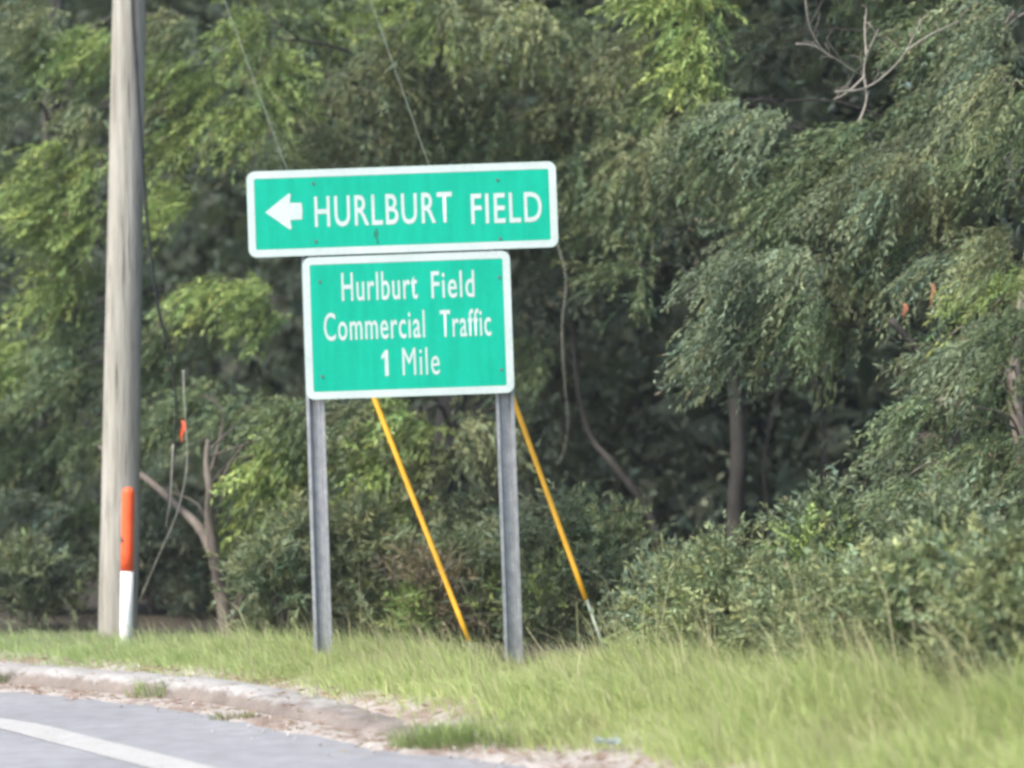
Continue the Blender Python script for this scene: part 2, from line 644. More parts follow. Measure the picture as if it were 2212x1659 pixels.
def border_ring(bm, w, h, r, t, y, seg=5):
    """flat white border printed on the face: outer rounded, inner nearly square"""
    def loop(w, h, r):
        pts = []
        for cx, cy, a0 in ((w / 2 - r, h / 2 - r, 0), (-w / 2 + r, h / 2 - r, 90), (-w / 2 + r, -h / 2 + r, 180), (w / 2 - r, -h / 2 + r, 270)):
            for k in range(seg + 1):
                a = math.radians(a0 + 90 * k / seg)
                pts.append((cx + r * math.cos(a), cy + r * math.sin(a)))
        return pts
    o = [bm.verts.new((x, y, z)) for x, z in loop(w, h, r)]
    i = [bm.verts.new((x, y, z)) for x, z in loop(w - 2 * t, h - 2 * t, max(r - t, 0.012))]
    n = len(o)
    for k in range(n):
        bm.faces.new((o[k], o[(k + 1) % n], i[(k + 1) % n], i[k]))


def word(text, x0, x1, z0, z1, y, parent, name='lettering', bold=0.02):
    """one word of the legend, fitted to a box on the panel face"""
    cu = bpy.data.curves.new(name, 'FONT')
    cu.body = text
    cu.offset = bold
    cu.space_character = 1.12
    cu.resolution_u = 4
    ob = bpy.data.objects.new('tmp', cu)
    COL.objects.link(ob)
    dg = bpy.context.evaluated_depsgraph_get()
    me = bpy.data.meshes.new_from_object(ob.evaluated_get(dg))
    bpy.data.objects.remove(ob)
    n = len(me.vertices)
    co = np.empty(n * 3, dtype=np.float32); me.vertices.foreach_get('co', co); co = co.reshape(-1, 3)
    mn, mx = co.min(0), co.max(0)
    out = np.empty_like(co)
    out[:, 0] = x0 + (co[:, 0] - mn[0]) / (mx[0] - mn[0]) * (x1 - x0)
    out[:, 2] = z0 + (co[:, 1] - mn[1]) / (mx[1] - mn[1]) * (z1 - z0)
    out[:, 1] = y
    me.vertices.foreach_set('co', out.ravel())
    me.update()
    me.name = name
    me.materials.clear()
    o = link(name, me, M_WHITE)
    o.parent = parent
    return o


def build_sign():
    mp = mpp(SIGN_D)
    LEAN = math.radians(0.5)
    base = at(895, 1430, SIGN_D)
    base.z = gz(base.x, base.y)
    root = empty('highway_sign', base)
    root.rotation_euler = (0, -LEAN, 0)
    tag(root, 'green road sign of two white-bordered panels on two grey steel posts', 'road sign')
    # panel axes (roll of the picture taken out)
    RA = math.radians(2.0)

    def loc(px, py):
        dx, dy = px - 895, py - 1430
        x = (dx * math.cos(RA) - dy * math.sin(RA)) * mp
        z = -(dx * math.sin(RA) + dy * math.cos(RA)) * mp
        return x, z

    foot_off = base.z - at(895, 1430, SIGN_D).z

    def panel(cx, cy, wpx, hpx, y, th, name, label):
        x, z = loc(cx, cy); z -= foot_off
        w, h = wpx * mp, hpx * mp
        bm = bmesh.new()
        rounded_rect(bm, w, h, 0.055, y, y + th)
        p = from_bm(name, bm, M_GREEN)
        p.location = (x, 0, z); p.parent = root
        p.data.materials.append(M_STEEL)
        for f in p.data.polygons:
            if f.center.y > y + 0.0005: f.material_index = 1
        p["label"] = label
        bm = bmesh.new()
        border_ring(bm, w - 0.002, h - 0.002, 0.054, 16.0 * mp, y - 0.0015)
        bo = from_bm('border', bm, M_WHITE); bo.parent = p
        return p, x, z

    # posts: hat-section flanged channel, open side back
    lx, lz = loc(690, 1415)
    rx, rz = loc(1110, 1430)
    tops = (lx + 0.0, rx + 0.0)
    top_z = loc(870, 372)[1] - foot_off
    for (fx, yaw) in ((loc(698, 1415)[0], -0.10), (loc(1110, 1430)[0], 0.12)):
        prof = [(-0.062, 0.0), (-0.040, 0.0), (-0.026, 0.045), (0.026, 0.045), (0.040, 0.0), (0.062, 0.0),
                (0.062, 0.006), (0.044, 0.006), (0.030, 0.052), (-0.030, 0.052), (-0.044, 0.006), (-0.062, 0.006)]
        bm = bmesh.new()
        cyaw, syaw = math.cos(yaw), math.sin(yaw)
        rings = []
        for z in (-0.4, 0.5, 1.2, top_z):
            rings.append([bm.verts.new((fx + a * cyaw - b * syaw, 0.008 + a * syaw * 0.6 + b * cyaw + 0.035, z)) for a, b in prof])
        n = len(prof)
        for A, B in zip(rings[:-1], rings[1:]):
            for k in range(n):
                bm.faces.new((A[k], A[(k + 1) % n], B[(k + 1) % n], B[k]))
        bm.faces.new(rings[-1])
        po = from_bm('post', bm, M_STEEL); po.parent = root
        bmesh_fix(po)
    up, ux, uz = panel(868, 453, 671, 187, -0.006, 0.004, 'sign_panel', 'upper wide panel with left arrow reading HURLBURT FIELD')
    lo, ox, oz = panel(881, 704, 450, 308, -0.012, 0.004, 'sign_panel', 'lower panel reading Hurlburt Field Commercial Traffic 1 Mile')

    def box(p, cx, cz, x0, y0, x1, y1):
        # average box corners in the panel plane
        xa, za = loc((x0 + x1) / 2, (y0 + y1) / 2)
        za -= foot_off
        hw, hh = (x1 - x0) / 2 * mp, (y1 - y0) / 2 * mp
        return xa - hw - cx, xa + hw - cx, za - hh - cz, za + hh - cz

    def put(text, p, cx, cz, b, y, bold=0.010, nm='lettering'):
        x0, x1, z0, z1 = box(p, cx, cz, *b)
        word(text, x0, x1, z0, z1, y, p, nm, bold)

    put('HURLBURT', up, ux, uz, (678, 420, 976, 487), -0.0078)
    put('FIELD', up, ux, uz, (1017, 417, 1170, 482), -0.0078)
    put('Hurlburt', lo, ox, oz, (737, 588, 901, 650), -0.0138, 0.008)
    put('Field', lo, ox, oz, (931, 586, 1024, 645), -0.0138, 0.008)
    put('Commercial', lo, ox, oz, (699, 674, 917, 735), -0.0138, 0.008)
    put('Traffic', lo, ox, oz, (950, 669, 1060, 729), -0.0138, 0.008)
    x0, x1, z0, z1 = box(lo, ox, oz, 822, 758, 840, 814)
    w, h = x1 - x0, z1 - z0
    bm = bmesh.new()
    bm.faces.new([bm.verts.new((x0 + a * w, -0.0138, z0 + b * h)) for a, b in ((0.5, 0), (0.5, .74), (.12, .64), (.12, .80), (.6, 1), (.92, 1), (.92, 0))])
    one = from_bm('lettering', bm, M_WHITE); one.parent = lo
    put('Mile', lo, ox, oz, (869, 752, 949, 812), -0.0138, 0.0)
    # arrow: broad head with a short stub shaft
    x0, x1, z0, z1 = box(up, ux, uz, 571, 418, 652, 498)
    w, h, zc = x1 - x0, z1 - z0, (z0 + z1) / 2
    bm = bmesh.new()
    pts = [(0, 0), (0.66, 0.5), (0.70, 0.44), (0.66, 0.235), (0.98, 0.225), (1.0, 0.0), (0.98, -0.225), (0.66, -0.235), (0.70, -0.44), (0.66, -0.5)]
    bm.faces.new([bm.verts.new((x0 + a * w, -0.0078, zc + b * h)) for a, b in pts][::-1])
    ar = from_bm('arrow', bm, M_WHITE); ar.parent = up
    # bolts through the panels into the posts, and back bracing
    for p, cx, cz, spots, y in ((up, ux, uz, ((675, 397), (681, 522), (1074, 389), (1080, 516)), -0.007),
                                (lo, ox, oz, ((690, 610), (696, 815), (1078, 600), (1082, 800)), -0.013)):
        for (bx, by) in spots:
            xa, za = loc(bx, by); za -= foot_off
            bm = bmesh.new()
            bmesh.ops.create_cone(bm, cap_ends=True, segments=6, radius1=0.012, radius2=0.009, depth=0.014,
                                  matrix=Matrix.Translation((xa - cx, y, za - cz)) @ Matrix.Rotation(math.radians(90), 4, 'X'))
            b = from_bm('bolt', bm, M_STEEL_DARK); b.parent = p
    # dark patch on the upper panel under the legend
    for p, cx, cz, (bx, by), (sw, sh) in ((up, ux, uz, (812, 506), (11, 26)), (up, ux, uz, (815, 524), (6, 14))):
        xa, za = loc(bx, by); za -= foot_off
        bm = bmesh.new()
        n = 9
        bm.faces.new([bm.verts.new((xa - cx + sw * mp * .5 * math.cos(2 * math.pi * k / n) * random.uniform(.7, 1.2), -0.0074,
                                    za - cz + sh * mp * .5 * math.sin(2 * math.pi * k / n) * random.uniform(.7, 1.2))) for k in range(n)][::-1])
        sc = from_bm('panel_mark', bm, M_PANEL_MARK); sc.parent = p
    for p, w, zz in ((up, 671 * mp - 0.2, 0.0), (lo, 450 * mp - 0.1, 0.2), (lo, 450 * mp - 0.1, -0.2)):
        bm = bmesh.new()
        yb = 0.018 if p is up else 0.014
        bmesh.ops.create_cube(bm, size=1.0, matrix=Matrix.Translation((0, yb, zz)) @ Matrix.Diagonal((w, 0.03, 0.035, 1)))
        br = from_bm('brace', bm, M_STEEL); br.parent = p
    return root


def bmesh_fix(o):
    bm = bmesh.new(); bm.from_mesh(o.data)
    bmesh.ops.recalc_face_normals(bm, faces=bm.faces)
    bm.to_mesh(o.data); bm.free()


M_PANEL_MARK = mat_noise('dark_panel_mark', (0.0, 0.09, 0.06), (0.005, 0.2, 0.13), 20, 0.6, bmp=0.0)
build_sign()

# ------------------------------------------------------------------ utility pole, marker, guy wires, cable
POLE_D = 17.9


def build_pole():
    b = at(255, 1392, POLE_D)
    b.z = gz(b.x, b.y)
    t = at(279, 0, POLE_D)
    ax = (t - b).normalized()
    H = 10.9
    root = empty('utility_pole', b)
    tag(root, 'tall weathered beige-grey utility pole leaning slightly right at the treeline', 'utility pole')
    bm = bmesh.new()
    n = 22
    pts = [b + ax * (-0.6 + (H + 0.6) * i / n) for i in range(n + 1)]
    m = mpp(POLE_D)
    rad = [(43.5 - (43.5 - 36) * (i / n) * (H / (1390 * m))) * m for i in range(n + 1)]
    rad = [max(r, 0.095) for r in rad]
    tube_into(bm, pts, rad, 28, 0.006)
    from_bm('shaft', bm, M_POLE, root, True)
    # eye bolts where the two guys are made fast (out of the picture, above)
    return root, b, ax, rad


pole, POLE_B, POLE_AX, POLE_R = build_pole()


def pole_at_height(k):
    return POLE_B + POLE_AX * k


def build_guy(anchor_px, up_px, depth, guard_from, guard_to, label):
    """a guy strand from an anchor rod in the brush up to the pole"""
    a = at(*anchor_px, depth)
    a.z = gz(a.x, a.y) - 0.02
    # the attachment: where the line of sight through up_px meets the pole's axis further up
    best = None
    for k in np.arange(5, 10.9, 0.02):
        p = pole_at_height(k)
        q = CAM_M.inverted() @ p
        qx, qy = (q.x / -q.z * F_PX + 512) / PX, (384 - q.y / -q.z * F_PX) / PX
        # on the image line anchor -> up_px ?
        c = (qx - anchor_px[0]) * (up_px[1] - anchor_px[1]) - (qy - anchor_px[1]) * (up_px[0] - anchor_px[0])
        if best is None or abs(c) < best[0]: best = (abs(c), k)
    top = pole_at_height(best[1])
    root = empty('guy_wire', a)
    tag(root, label, 'guy wire', 'guy wires of the utility pole')
    d = top - a
    bm = bmesh.new()
    pts = [a + d * (i / 24) - Vector((0, 0, 0.10 * math.sin(math.pi * i / 24))) for i in range(25)]
    tube_into(bm, pts, [0.003] * 25, 6)
    from_bm('strand', bm, M_WIRE, root, True)
    def pt(f): return a + d * f - Vector((0, 0, 0.10 * math.sin(math.pi * f)))
    g0, g1 = guard_from / d.length, guard_to / d.length
    bm = bmesh.new()
    n = 10
    gp = [pt(g0 + (g1 - g0) * i / n) for i in range(n + 1)]
    tube_into(bm, gp, [0.0185] * n + [0.015], 12)
    from_bm('guard', bm, M_YELLOW, root, True)
    bm = bmesh.new()
    rl = max(guard_from + 0.02, 0.16)
    tube_into(bm, [a - d.normalized() * 0.25, a + d.normalized() * rl], [0.013, 0.013], 8)
    from_bm('anchor_rod', bm, M_WIRE, root, True)


build_guy((1028, 1378), (506, 20), 16.0, 0.14, 2.6, 'guy wire in a yellow guard behind the middle of the sign')
build_guy((1314, 1412), (830, 50), 15.7, 0.46, 2.9, 'guy wire in a yellow guard just right of the sign')


def build_cable():
    m = mpp(POLE_D)
    pts_px = [(286, -260), (286, 0), (297, 180), (306, 330), (318, 480), (332, 600), (347, 690), (368, 770), (380, 860), (379, 950), (372, 1010), (362, 1130)]
    pts = []
    for i, (x, y) in enumerate(pts_px):
        dd = POLE_D - 0.20 if i < 4 else POLE_D - 0.20 + 0.05 * (i - 3)
        pts.append(at(x, y, dd))
    root = empty('hanging_cable', pts[-1])
    tag(root, 'loose black cable hanging down the right side of the utility pole', 'cable')
    bm = bmesh.new()
    p = smooth_path(pts, 4)
    n = len(p)
    tube_into(bm, p, [0.014 if i < n * .35 else (0.012 if i < n * .6 else 0.008) for i in range(n)], 7)
    from_bm('cable', bm, M_BLACK, root, True)


build_cable()


def build_marker():
    D = 17.1
    b = at(272, 1396, D)
    b.z = gz(b.x, b.y)
    t = at(277, 1052, D)
    ax = (t - b)
    L = ax.length
    ax.normalize()
    root = empty('marker_post', b)
    tag(root, 'round marker post, orange above and white below, before the utility pole', 'marker post')
    m = mpp(D)
    r = 13.6 * m
    f = (1230 - 1396) / (1052 - 1396)
    bm = bmesh.new()
    tube_into(bm, [b - ax * 0.3, b + ax * L * f * .5, b + ax * L * f], [r * 1.04, r * 1.03, r * 1.02], 20)
    from_bm('lower_tube', bm, M_MARKER_WHITE, root, True)
    bm = bmesh.new()
    pts, rad = [], []
    for k in range(5):
        pts.append(b + ax * (L * f + (L * (1 - f) - r) * k / 4)); rad.append(r)
    for k in range(1, 6):
        a = math.pi / 2 * k / 5
        pts.append(b + ax * (L - r + r * math.sin(a))); rad.append(max(r * math.cos(a), 0.002))
    tube_into(bm, pts, rad, 20)
    from_bm('orange_tube', bm, M_ORANGE, root, True)
    # small dark printed mark wrapped on the orange tube
    bm = bmesh.new()
    zc = L * 0.685
    n = 6
    lo, hi = [], []
    for k in range(n + 1):
        a = math.radians(205 + 40 * k / n)
        o = Vector((math.cos(a), math.sin(a), 0)) * (r + 0.0015)
        lo.append(bm.verts.new(b + ax * (zc - 0.02 - 0.012 * k / n) + o)); hi.append(bm.verts.new(b + ax * (zc + 0.02 - 0.03 * k / n) + o))
    for k in range(n):
        bm.faces.new((lo[k], lo[k + 1], hi[k + 1], hi[k]))
    from_bm('printed_mark', bm, M_BLACK, root)


build_marker()

# ------------------------------------------------------------------ foliage generators
TONES = {
    'bright': np.array((0.270, 0.355, 0.118)),
    'mid':    np.array((0.142, 0.190, 0.096)),
    'olive':  np.array((0.190, 0.222, 0.118)),
    'grey':   np.array((0.178, 0.222, 0.135)),
    'shrub':  np.array((0.235, 0.280, 0.140)),
    'dark':   np.array((0.078, 0.100, 0.070)),  # leaf colour raised to imitate veiled shade in the gaps
    'straw':  np.array((0.24, 0.20, 0.13)),
}


class Leaves:
    def __init__(self):
        self.P, self.D, self.L, self.W, self.C = [], [], [], [], []

    def add(self, P, D, L, W, C):
        self.P.append(P); self.D.append(D); self.L.append(L); self.W.append(W); self.C.append(C)

    def mesh(self, name):
        P = np.concatenate(self.P); D = unit(np.concatenate(self.D)); L = np.concatenate(self.L)[:, None]
        W = np.concatenate(self.W)[:, None]; C = np.concatenate(self.C)
        n = len(P)
        S = unit(np.cross(D, rng.normal(size=(n, 3))))
        V = np.empty((n, 4, 3), dtype=np.float32)
        V[:, 0] = P
        V[:, 1] = P + D * L * 0.42 + S * W * 0.5
        V[:, 2] = P + D * L
        V[:, 3] = P + D * L * 0.42 - S * W * 0.5
        q = np.arange(n * 4, dtype=np.int32).reshape(n, 4)
        col = np.repeat(C, 4, axis=0)
        return raw_mesh(name, V.reshape(-1, 3), q, col)


def bough(lv, c, r, tone, lean=(0, 0), n_twig=70, n_leaf=24, twig_len=0.38, leaf=(0.064, 0.0145), droop=0.6, up=False, axis=None):
    """a spray: twigs spring from the upper shell of an ellipsoid and hang; leaflets feather off each twig"""
    c = np.array(c); r = np.array(r)
    # starting points: inside ellipsoid, biased outwards
    v = unit(rng.normal(size=(n_twig, 3)))
    rad = rng.random(n_twig) ** 0.45
    # clump into sub-sprays
    nsub = max(3, n_twig // 9)
    subs = unit(rng.normal(size=(nsub, 3))) * (rng.random((nsub, 1)) ** 0.5)
    pick = rng.integers(0, nsub, n_twig)
    q = subs[pick] * 0.88 + v * rad[:, None] * 0.34
    p0 = c + q * r
    out = unit(q * np.array((1, 1, 0.4)) + rng.normal(size=(n_twig, 3)) * 0.35)
    if up:
        d = unit(out * 0.55 + np.array((0, 0, 0.9)) + rng.normal(size=(n_twig, 3)) * 0.35)
    else:
        ax = np.array((rng.choice((-1, -1, 1)) * rng.uniform(0.3, 1.0), -rng.uniform(0.1, 0.6), rng.uniform(-0.15, 0.25)))
        if axis is not None:
            ax = np.array(axis) + rng.normal(size=3) * np.array((.3, .25, .15))
        droop = droop * rng.uniform(0.25, 1.0)
        d = unit(out * 0.55 + ax * 0.75 + np.array((lean[0] * .7, 0, lean[1] * rng.uniform(0.1, 0.75))) + rng.normal(size=(n_twig, 3)) * 0.22)
    ln = twig_len * rng.uniform(0.6, 1.35, n_twig)
    t = rng.random((n_twig, n_leaf)) ** 0.8
    P = p0[:, None, :] + d[:, None, :] * (t * ln[:, None])[:, :, None]
    g = (0.25 if up else droop) * (t ** 2) * ln[:, None]
    P[:, :, 2] -= g
    P[:, :, 0] += (lean[0] * 0.4) * g
    # leaf dir: tangent + sideways
    T = d[:, None, :] + np.zeros_like(P)
    T[:, :, 2] -= 2 * (0.25 if up else droop) * t
    T = unit(T)
    D = unit(T + rng.normal(size=P.shape) * (0.55 if not up else 0.75) + np.array((lean[0] * 0.4, 0, 0.0 if up else -0.22)))
    N = n_twig * n_leaf
    base = TONES[tone]
    sub_v = (0.55 + 0.95 * rng.random(nsub) ** 1.4)[pick]
    hue = rng.normal(0, 0.10, n_twig)
    tw = sub_v[:, None] * rng.uniform(0.8, 1.2, (n_twig, n_leaf))
    C = base[None, None, :] * tw[:, :, None]
    C = C * (1 + hue[:, None, None] * np.array((1.0, 0.25, -0.6)))
    # the odd dead, straw coloured leaflet
    deadm = rng.random((n_twig, n_leaf)) < 0.02
    C[deadm] = TONES['straw'] * rng.uniform(0.5, 1.0)
    L = leaf[0] * rng.uniform(0.55, 1.4, N); W = leaf[1] * rng.uniform(0.6, 1.5, N)
    lv.add(P.reshape(-1, 3), D.reshape(-1, 3), L, W, np.clip(C.reshape(-1, 3), 0.005, 0.6))


def tree(name, label, depth, trunk_px, trunk_r, boughs, bark, above=(), lean=(0, -0.6), group='trees of the roadside wood', style=None, cat='tree', density=1.0, trunk_back=0.7, forks=()):
    """trunk through picture directions at `depth`; each bough is carried by its own limb"""
    style = style or {}
    base = at(*trunk_px[0], depth + trunk_back)
    base.z = gz(base.x, base.y)
    root = empty(name, base)
    tag(root, label, cat, group)
    tp = [base - Vector((0, 0, 0.15))] + [at(x, y, depth + trunk_back + random.uniform(-.12, .12)) for x, y in trunk_px[1:]]
    path = smooth_path(tp, 5)
    n = len(path)
    bm = bmesh.new()
    rad = [trunk_r * (1.18 - 0.85 * (i / (n - 1)) ** 0.8) if i > 1 else trunk_r * 1.3 for i in range(n)]
    tube_into(bm, path, rad, 10, 0.09)
    for fk in forks:
        fp = smooth_path([at(x, y, depth + trunk_back + 0.22 * i) for i, (x, y) in enumerate(fk)], 4)
        tube_into(bm, fp, [trunk_r * .8 * (1 - .6 * i / (len(fp) - 1)) for i in range(len(fp))], 8, .08)
    from_bm('trunk', bm, bark, root, True)
    lv = Leaves()
    m = mpp(depth)
    for bg_ in list(boughs) + list(above):
        px, py, rx, ry, tone = bg_[:5]
        dz = bg_[5] if len(bg_) > 5 else random.uniform(-0.9, 0.4)
        if px < 480 and depth + dz < 19.2: dz = 19.2 - depth   # keep clear of the pole
        c = at(px, py, depth + dz)
        r = (rx * m, max(rx, ry) * m * 0.85, ry * m)
        area = (rx * ry) / 8000.0
        k = int(140 * density * area ** 0.85) + 16
        bough(lv, c, r, tone, lean=lean, n_twig=k, **style)
        # limb
        tz = c.z - random.uniform(0.1, 0.7)
        j = min(range(n), key=lambda i: abs(path[i].z - tz))
        j = max(j, 2)
        s = path[j]
        mid = (s + c) / 2 + Vector((random.uniform(-.15, .15), random.uniform(-.15, .15), random.uniform(0.0, .3)))
        lp = smooth_path([s, mid, c], 4)
        lb = bmesh.new()
        r0 = min(max(trunk_r * 0.22, 0.010), 0.030)
        tube_into(lb, lp, [r0 * (1 - 0.8 * i / (len(lp) - 1)) for i in range(len(lp))], 5)
        for _ in range(3):
            e = c + Vector((random.uniform(-1, 1) * r[0], random.uniform(-1, 1) * r[1], random.uniform(-.6, .6) * r[2])) * 0.8
            tube_into(lb, [lp[-3], (lp[-3] + e) / 2 + Vector((0, 0, 0.05)), e], [r0 * .4, r0 * .3, r0 * .12], 4)
        from_bm('limb', lb, bark, root, True)
    link('crown', lv.mesh('crown'), M_LEAF, root)
    return root


def canopy(x0, x1, n, tone='mid', y0=-760, y1=-70, rmin=80, rmax=150):  # unseen boughs above the frame, placed for the shade they cast below
    return [(random.uniform(x0, x1), random.uniform(y0, y1), random.uniform(rmin, rmax), random.uniform(rmin * .6, rmax * .7), tone, random.uniform(0.2, 2.4)) for _ in range(n)]


# ---------------------------------------------------------------- the trees
tree('pine_tree', 'leafy tree with bright yellow-green sprays behind the utility pole', 20.6,
     [(95, 1340), (100, 1000), (120, 600), (110, 200), (150, -300), (160, -800)], 0.13,
     [(60, 50, 120, 60, 'olive', -.9), (180, 110, 110, 60, 'bright', -.8), (30, 190, 90, 55, 'grey', -1.0), (180, 250, 90, 45, 'olive', -.9),
      (390, 50, 80, 60, 'olive', -.8), (420, 150, 90, 50, 'bright', -.7), (390, 230, 80, 50, 'olive', -.7), (440, 270, 60, 45, 'bright'),
      (175, 350, 80, 55, 'bright', -1.1), (120, 430, 80, 60, 'bright', -1.1), (190, 470, 80, 70, 'bright', -1.0), (160, 590, 80, 60, 'bright', -.9),
      (390, 450, 60, 50, 'bright', -1.0), (30, 350, 80, 50, 'mid'),
      (190, 690, 80, 55, 'mid'), (40, 760, 90, 60, 'bright'), (170, 800, 100, 60, 'mid'), (60, 880, 100, 60, 'mid'),
      (180, 920, 90, 60, 'mid'), (50, 1000, 90, 50, 'mid'), (350, 640, 60, 60, 'mid'), (350, 760, 70, 60, 'mid'), (360, 870, 70, 60, 'mid'),
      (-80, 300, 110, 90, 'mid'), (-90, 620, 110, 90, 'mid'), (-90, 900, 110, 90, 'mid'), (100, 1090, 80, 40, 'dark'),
      (540, 610, 90, 35, 'bright', -1.2), (450, 660, 80, 40, 'olive', -1.0), (600, 650, 45, 45, 'bright', -1.2), (400, 720, 60, 40, 'mid', -.9)],
     M_BARK_DARK, canopy(-150, 450, 16, 'mid'), lean=(-0.45, -0.5), style=dict(axis=(-.8, -.35, -.15)))

tree('young_tree', 'small tree with a crooked forked trunk between utility pole and sign', 18.6,
     [(492, 1392), (480, 1290), (462, 1200), (452, 1120), (453, 1060), (446, 1000), (450, 950)], 0.052,
     [(450, 860, 70, 40, 'mid'), (560, 880, 70, 40, 'mid'), (640, 900, 60, 40, 'mid'),
      (630, 930, 70, 40, 'bright', -.5), (670, 1000, 50, 45, 'bright', -.5), (605, 1030, 50, 45, 'bright', -.6), (650, 1090, 50, 50, 'bright', -.5), (600, 1130, 45, 40, 'bright', -.5), (345, 1060, 40, 30, 'dark'),
      (650, 1190, 60, 50, 'olive', -.5), (620, 1250, 45, 40, 'olive', -.4), (660, 1300, 50, 40, 'bright', -.4), (610, 1330, 40, 30, 'olive', -.2)],
     M_BARK, lean=(-0.4, -0.5), style=dict(axis=(-.6, -.35, -.2)), trunk_back=-0.8, forks=([(464, 1205), (430, 1140), (385, 1095), (330, 1045), (260, 995), (215, 965)],))

tree('broad_tree', 'broad olive-green tree with hanging fine foliage rising behind the sign', 20.4,
     [(960, 1380), (940, 1100), (985, 800), (960, 500), (980, 100), (950, -300), (980, -850)], 0.15,
     [(560, 80, 60, 60, 'bright', -1.2), (575, 180, 55, 55, 'bright', -1.2), (555, 240, 40, 35, 'bright', -1.2), (640, 50, 90, 50, 'mid'), (660, 150, 80, 50, 'olive'), (640, 240, 70, 45, 'olive'),
      (760, 70, 90, 50, 'bright'), (790, 190, 100, 60, 'olive'), (740, 310, 100, 50, 'olive'), (620, 330, 60, 40, 'mid'),
      (900, 90, 90, 55, 'olive'), (940, 200, 100, 60, 'olive'), (900, 310, 100, 50, 'olive'), (1050, 70, 90, 50, 'bright'),
      (975, 20, 80, 45, 'olive', -1.2), (930, -20, 80, 45, 'bright', -1.2), (1130, 30, 80, 45, 'olive', -1.2), (1240, 60, 80, 45, 'mid', -1.0),
      (1060, 180, 80, 55, 'olive'), (1060, 290, 100, 55, 'mid'), (1180, 130, 80, 45, 'olive'), (1200, 230, 90, 55, 'olive'), (1180, 320, 90, 45, 'mid'),
      (1300, 150, 80, 50, 'olive'), (1310, 250, 80, 50, 'mid'), (1290, 350, 80, 45, 'mid'), (1290, 440, 60, 45, 'mid'), (1310, 500, 50, 35, 'mid'),
      (770, 910, 60, 40, 'olive', -2.4), (880, 910, 80, 45, 'bright', -2.4), (1000, 920, 70, 45, 'olive', -2.3), (820, 1000, 60, 45, 'bright', -2.5), (940, 1010, 80, 50, 'olive', -2.4),
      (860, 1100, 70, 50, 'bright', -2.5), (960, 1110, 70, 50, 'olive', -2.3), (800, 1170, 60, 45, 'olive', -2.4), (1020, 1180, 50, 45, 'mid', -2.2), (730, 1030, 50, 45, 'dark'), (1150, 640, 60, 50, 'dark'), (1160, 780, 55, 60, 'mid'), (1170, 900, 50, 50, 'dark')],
     M_BARK_DARK, canopy(480, 1350, 24, 'olive'), lean=(-0.15, -0.5), density=1.1)

tree('straight_tree', 'tree with a straight trunk standing in the shady gap right of the sign', 19.0,
     [(1600, 1330), (1588, 1130), (1594, 960), (1578, 700), (1560, 350), (1500, 50), (1480, -350), (1500, -800)], 0.075,
     [(1490, -10, 70, 40, 'bright', -1.6), (1560, 430, 50, 40, 'dark', -.6), (1600, 420, 50, 40, 'mid', -.4), (1450, 40, 70, 50, 'bright', -1.6), (1510, 90, 60, 55, 'bright', -1.7), (1520, 160, 45, 35, 'bright', -1.7), (1400, 110, 60, 45, 'olive'), (1430, 200, 70, 45, 'mid'), (1400, 300, 80, 50, 'olive'),
      (1500, 280, 80, 50, 'olive'), (1380, 400, 70, 50, 'mid'), (1470, 400, 80, 55, 'mid'), (1350, 590, 50, 30, 'mid'), (1470, 480, 50, 30, 'dark')],
     M_BARK_DARK, canopy(1300, 1800, 16, 'olive'), lean=(-0.1, -0.5))

tree('arching_tree', 'grey-green tree arching drooping boughs over the dark hollow at right', 16.6,
     [(2075, 1330), (2085, 1000), (2030, 760), (1980, 620), (2020, 450), (2080, 200), (2100, -300), (2100, -700)], 0.07,
     [(2040, 50, 80, 50, 'mid', -.2), (2100, 150, 80, 60, 'grey', -.3), (2110, 20, 80, 50, 'olive', -.2), (1950, 20, 50, 30, 'mid', 1.6), (1680, 90, 70, 50, 'dark', 1.9), (1800, 40, 70, 40, 'dark', 2.0), (2010, 200, 60, 35, 'mid', .6),
      (1600, 230, 80, 45, 'grey'), (1690, 260, 80, 45, 'grey'), (1640, 320, 80, 40, 'olive'), (1560, 300, 60, 40, 'mid'), (1740, 330, 70, 40, 'mid'),
      (1850, 300, 80, 45, 'mid'), (1960, 330, 90, 50, 'olive'), (2060, 270, 80, 50, 'grey'), (2150, 330, 80, 55, 'mid'), (1900, 400, 90, 50, 'grey'), (2020, 430, 90, 55, 'olive'), (2130, 450, 80, 50, 'olive'),
      (1720, 410, 70, 45, 'mid'), (1800, 470, 80, 50, 'grey'), (1680, 510, 80, 45, 'grey'), (1620, 570, 70, 50, 'grey', -.9), (1740, 560, 80, 50, 'grey', -.8), (1850, 580, 80, 50, 'olive'),
      (1590, 660, 55, 50, 'grey', -.9), (1650, 690, 65, 45, 'grey', -.9), (1740, 660, 70, 45, 'mid'), (1580, 740, 35, 35, 'grey', -.9), (1830, 670, 60, 40, 'mid'), (1960, 540, 80, 50, 'mid'), (2080, 560, 90, 50, 'grey'), (2180, 560, 70, 60, 'olive')],
     M_BARK_DARK, canopy(1550, 2300, 14, 'mid'), lean=(-0.35, -0.55), trunk_back=1.0, style=dict(axis=(-.85, -.3, -.35), leaf=(0.052, 0.0115), n_leaf=34))

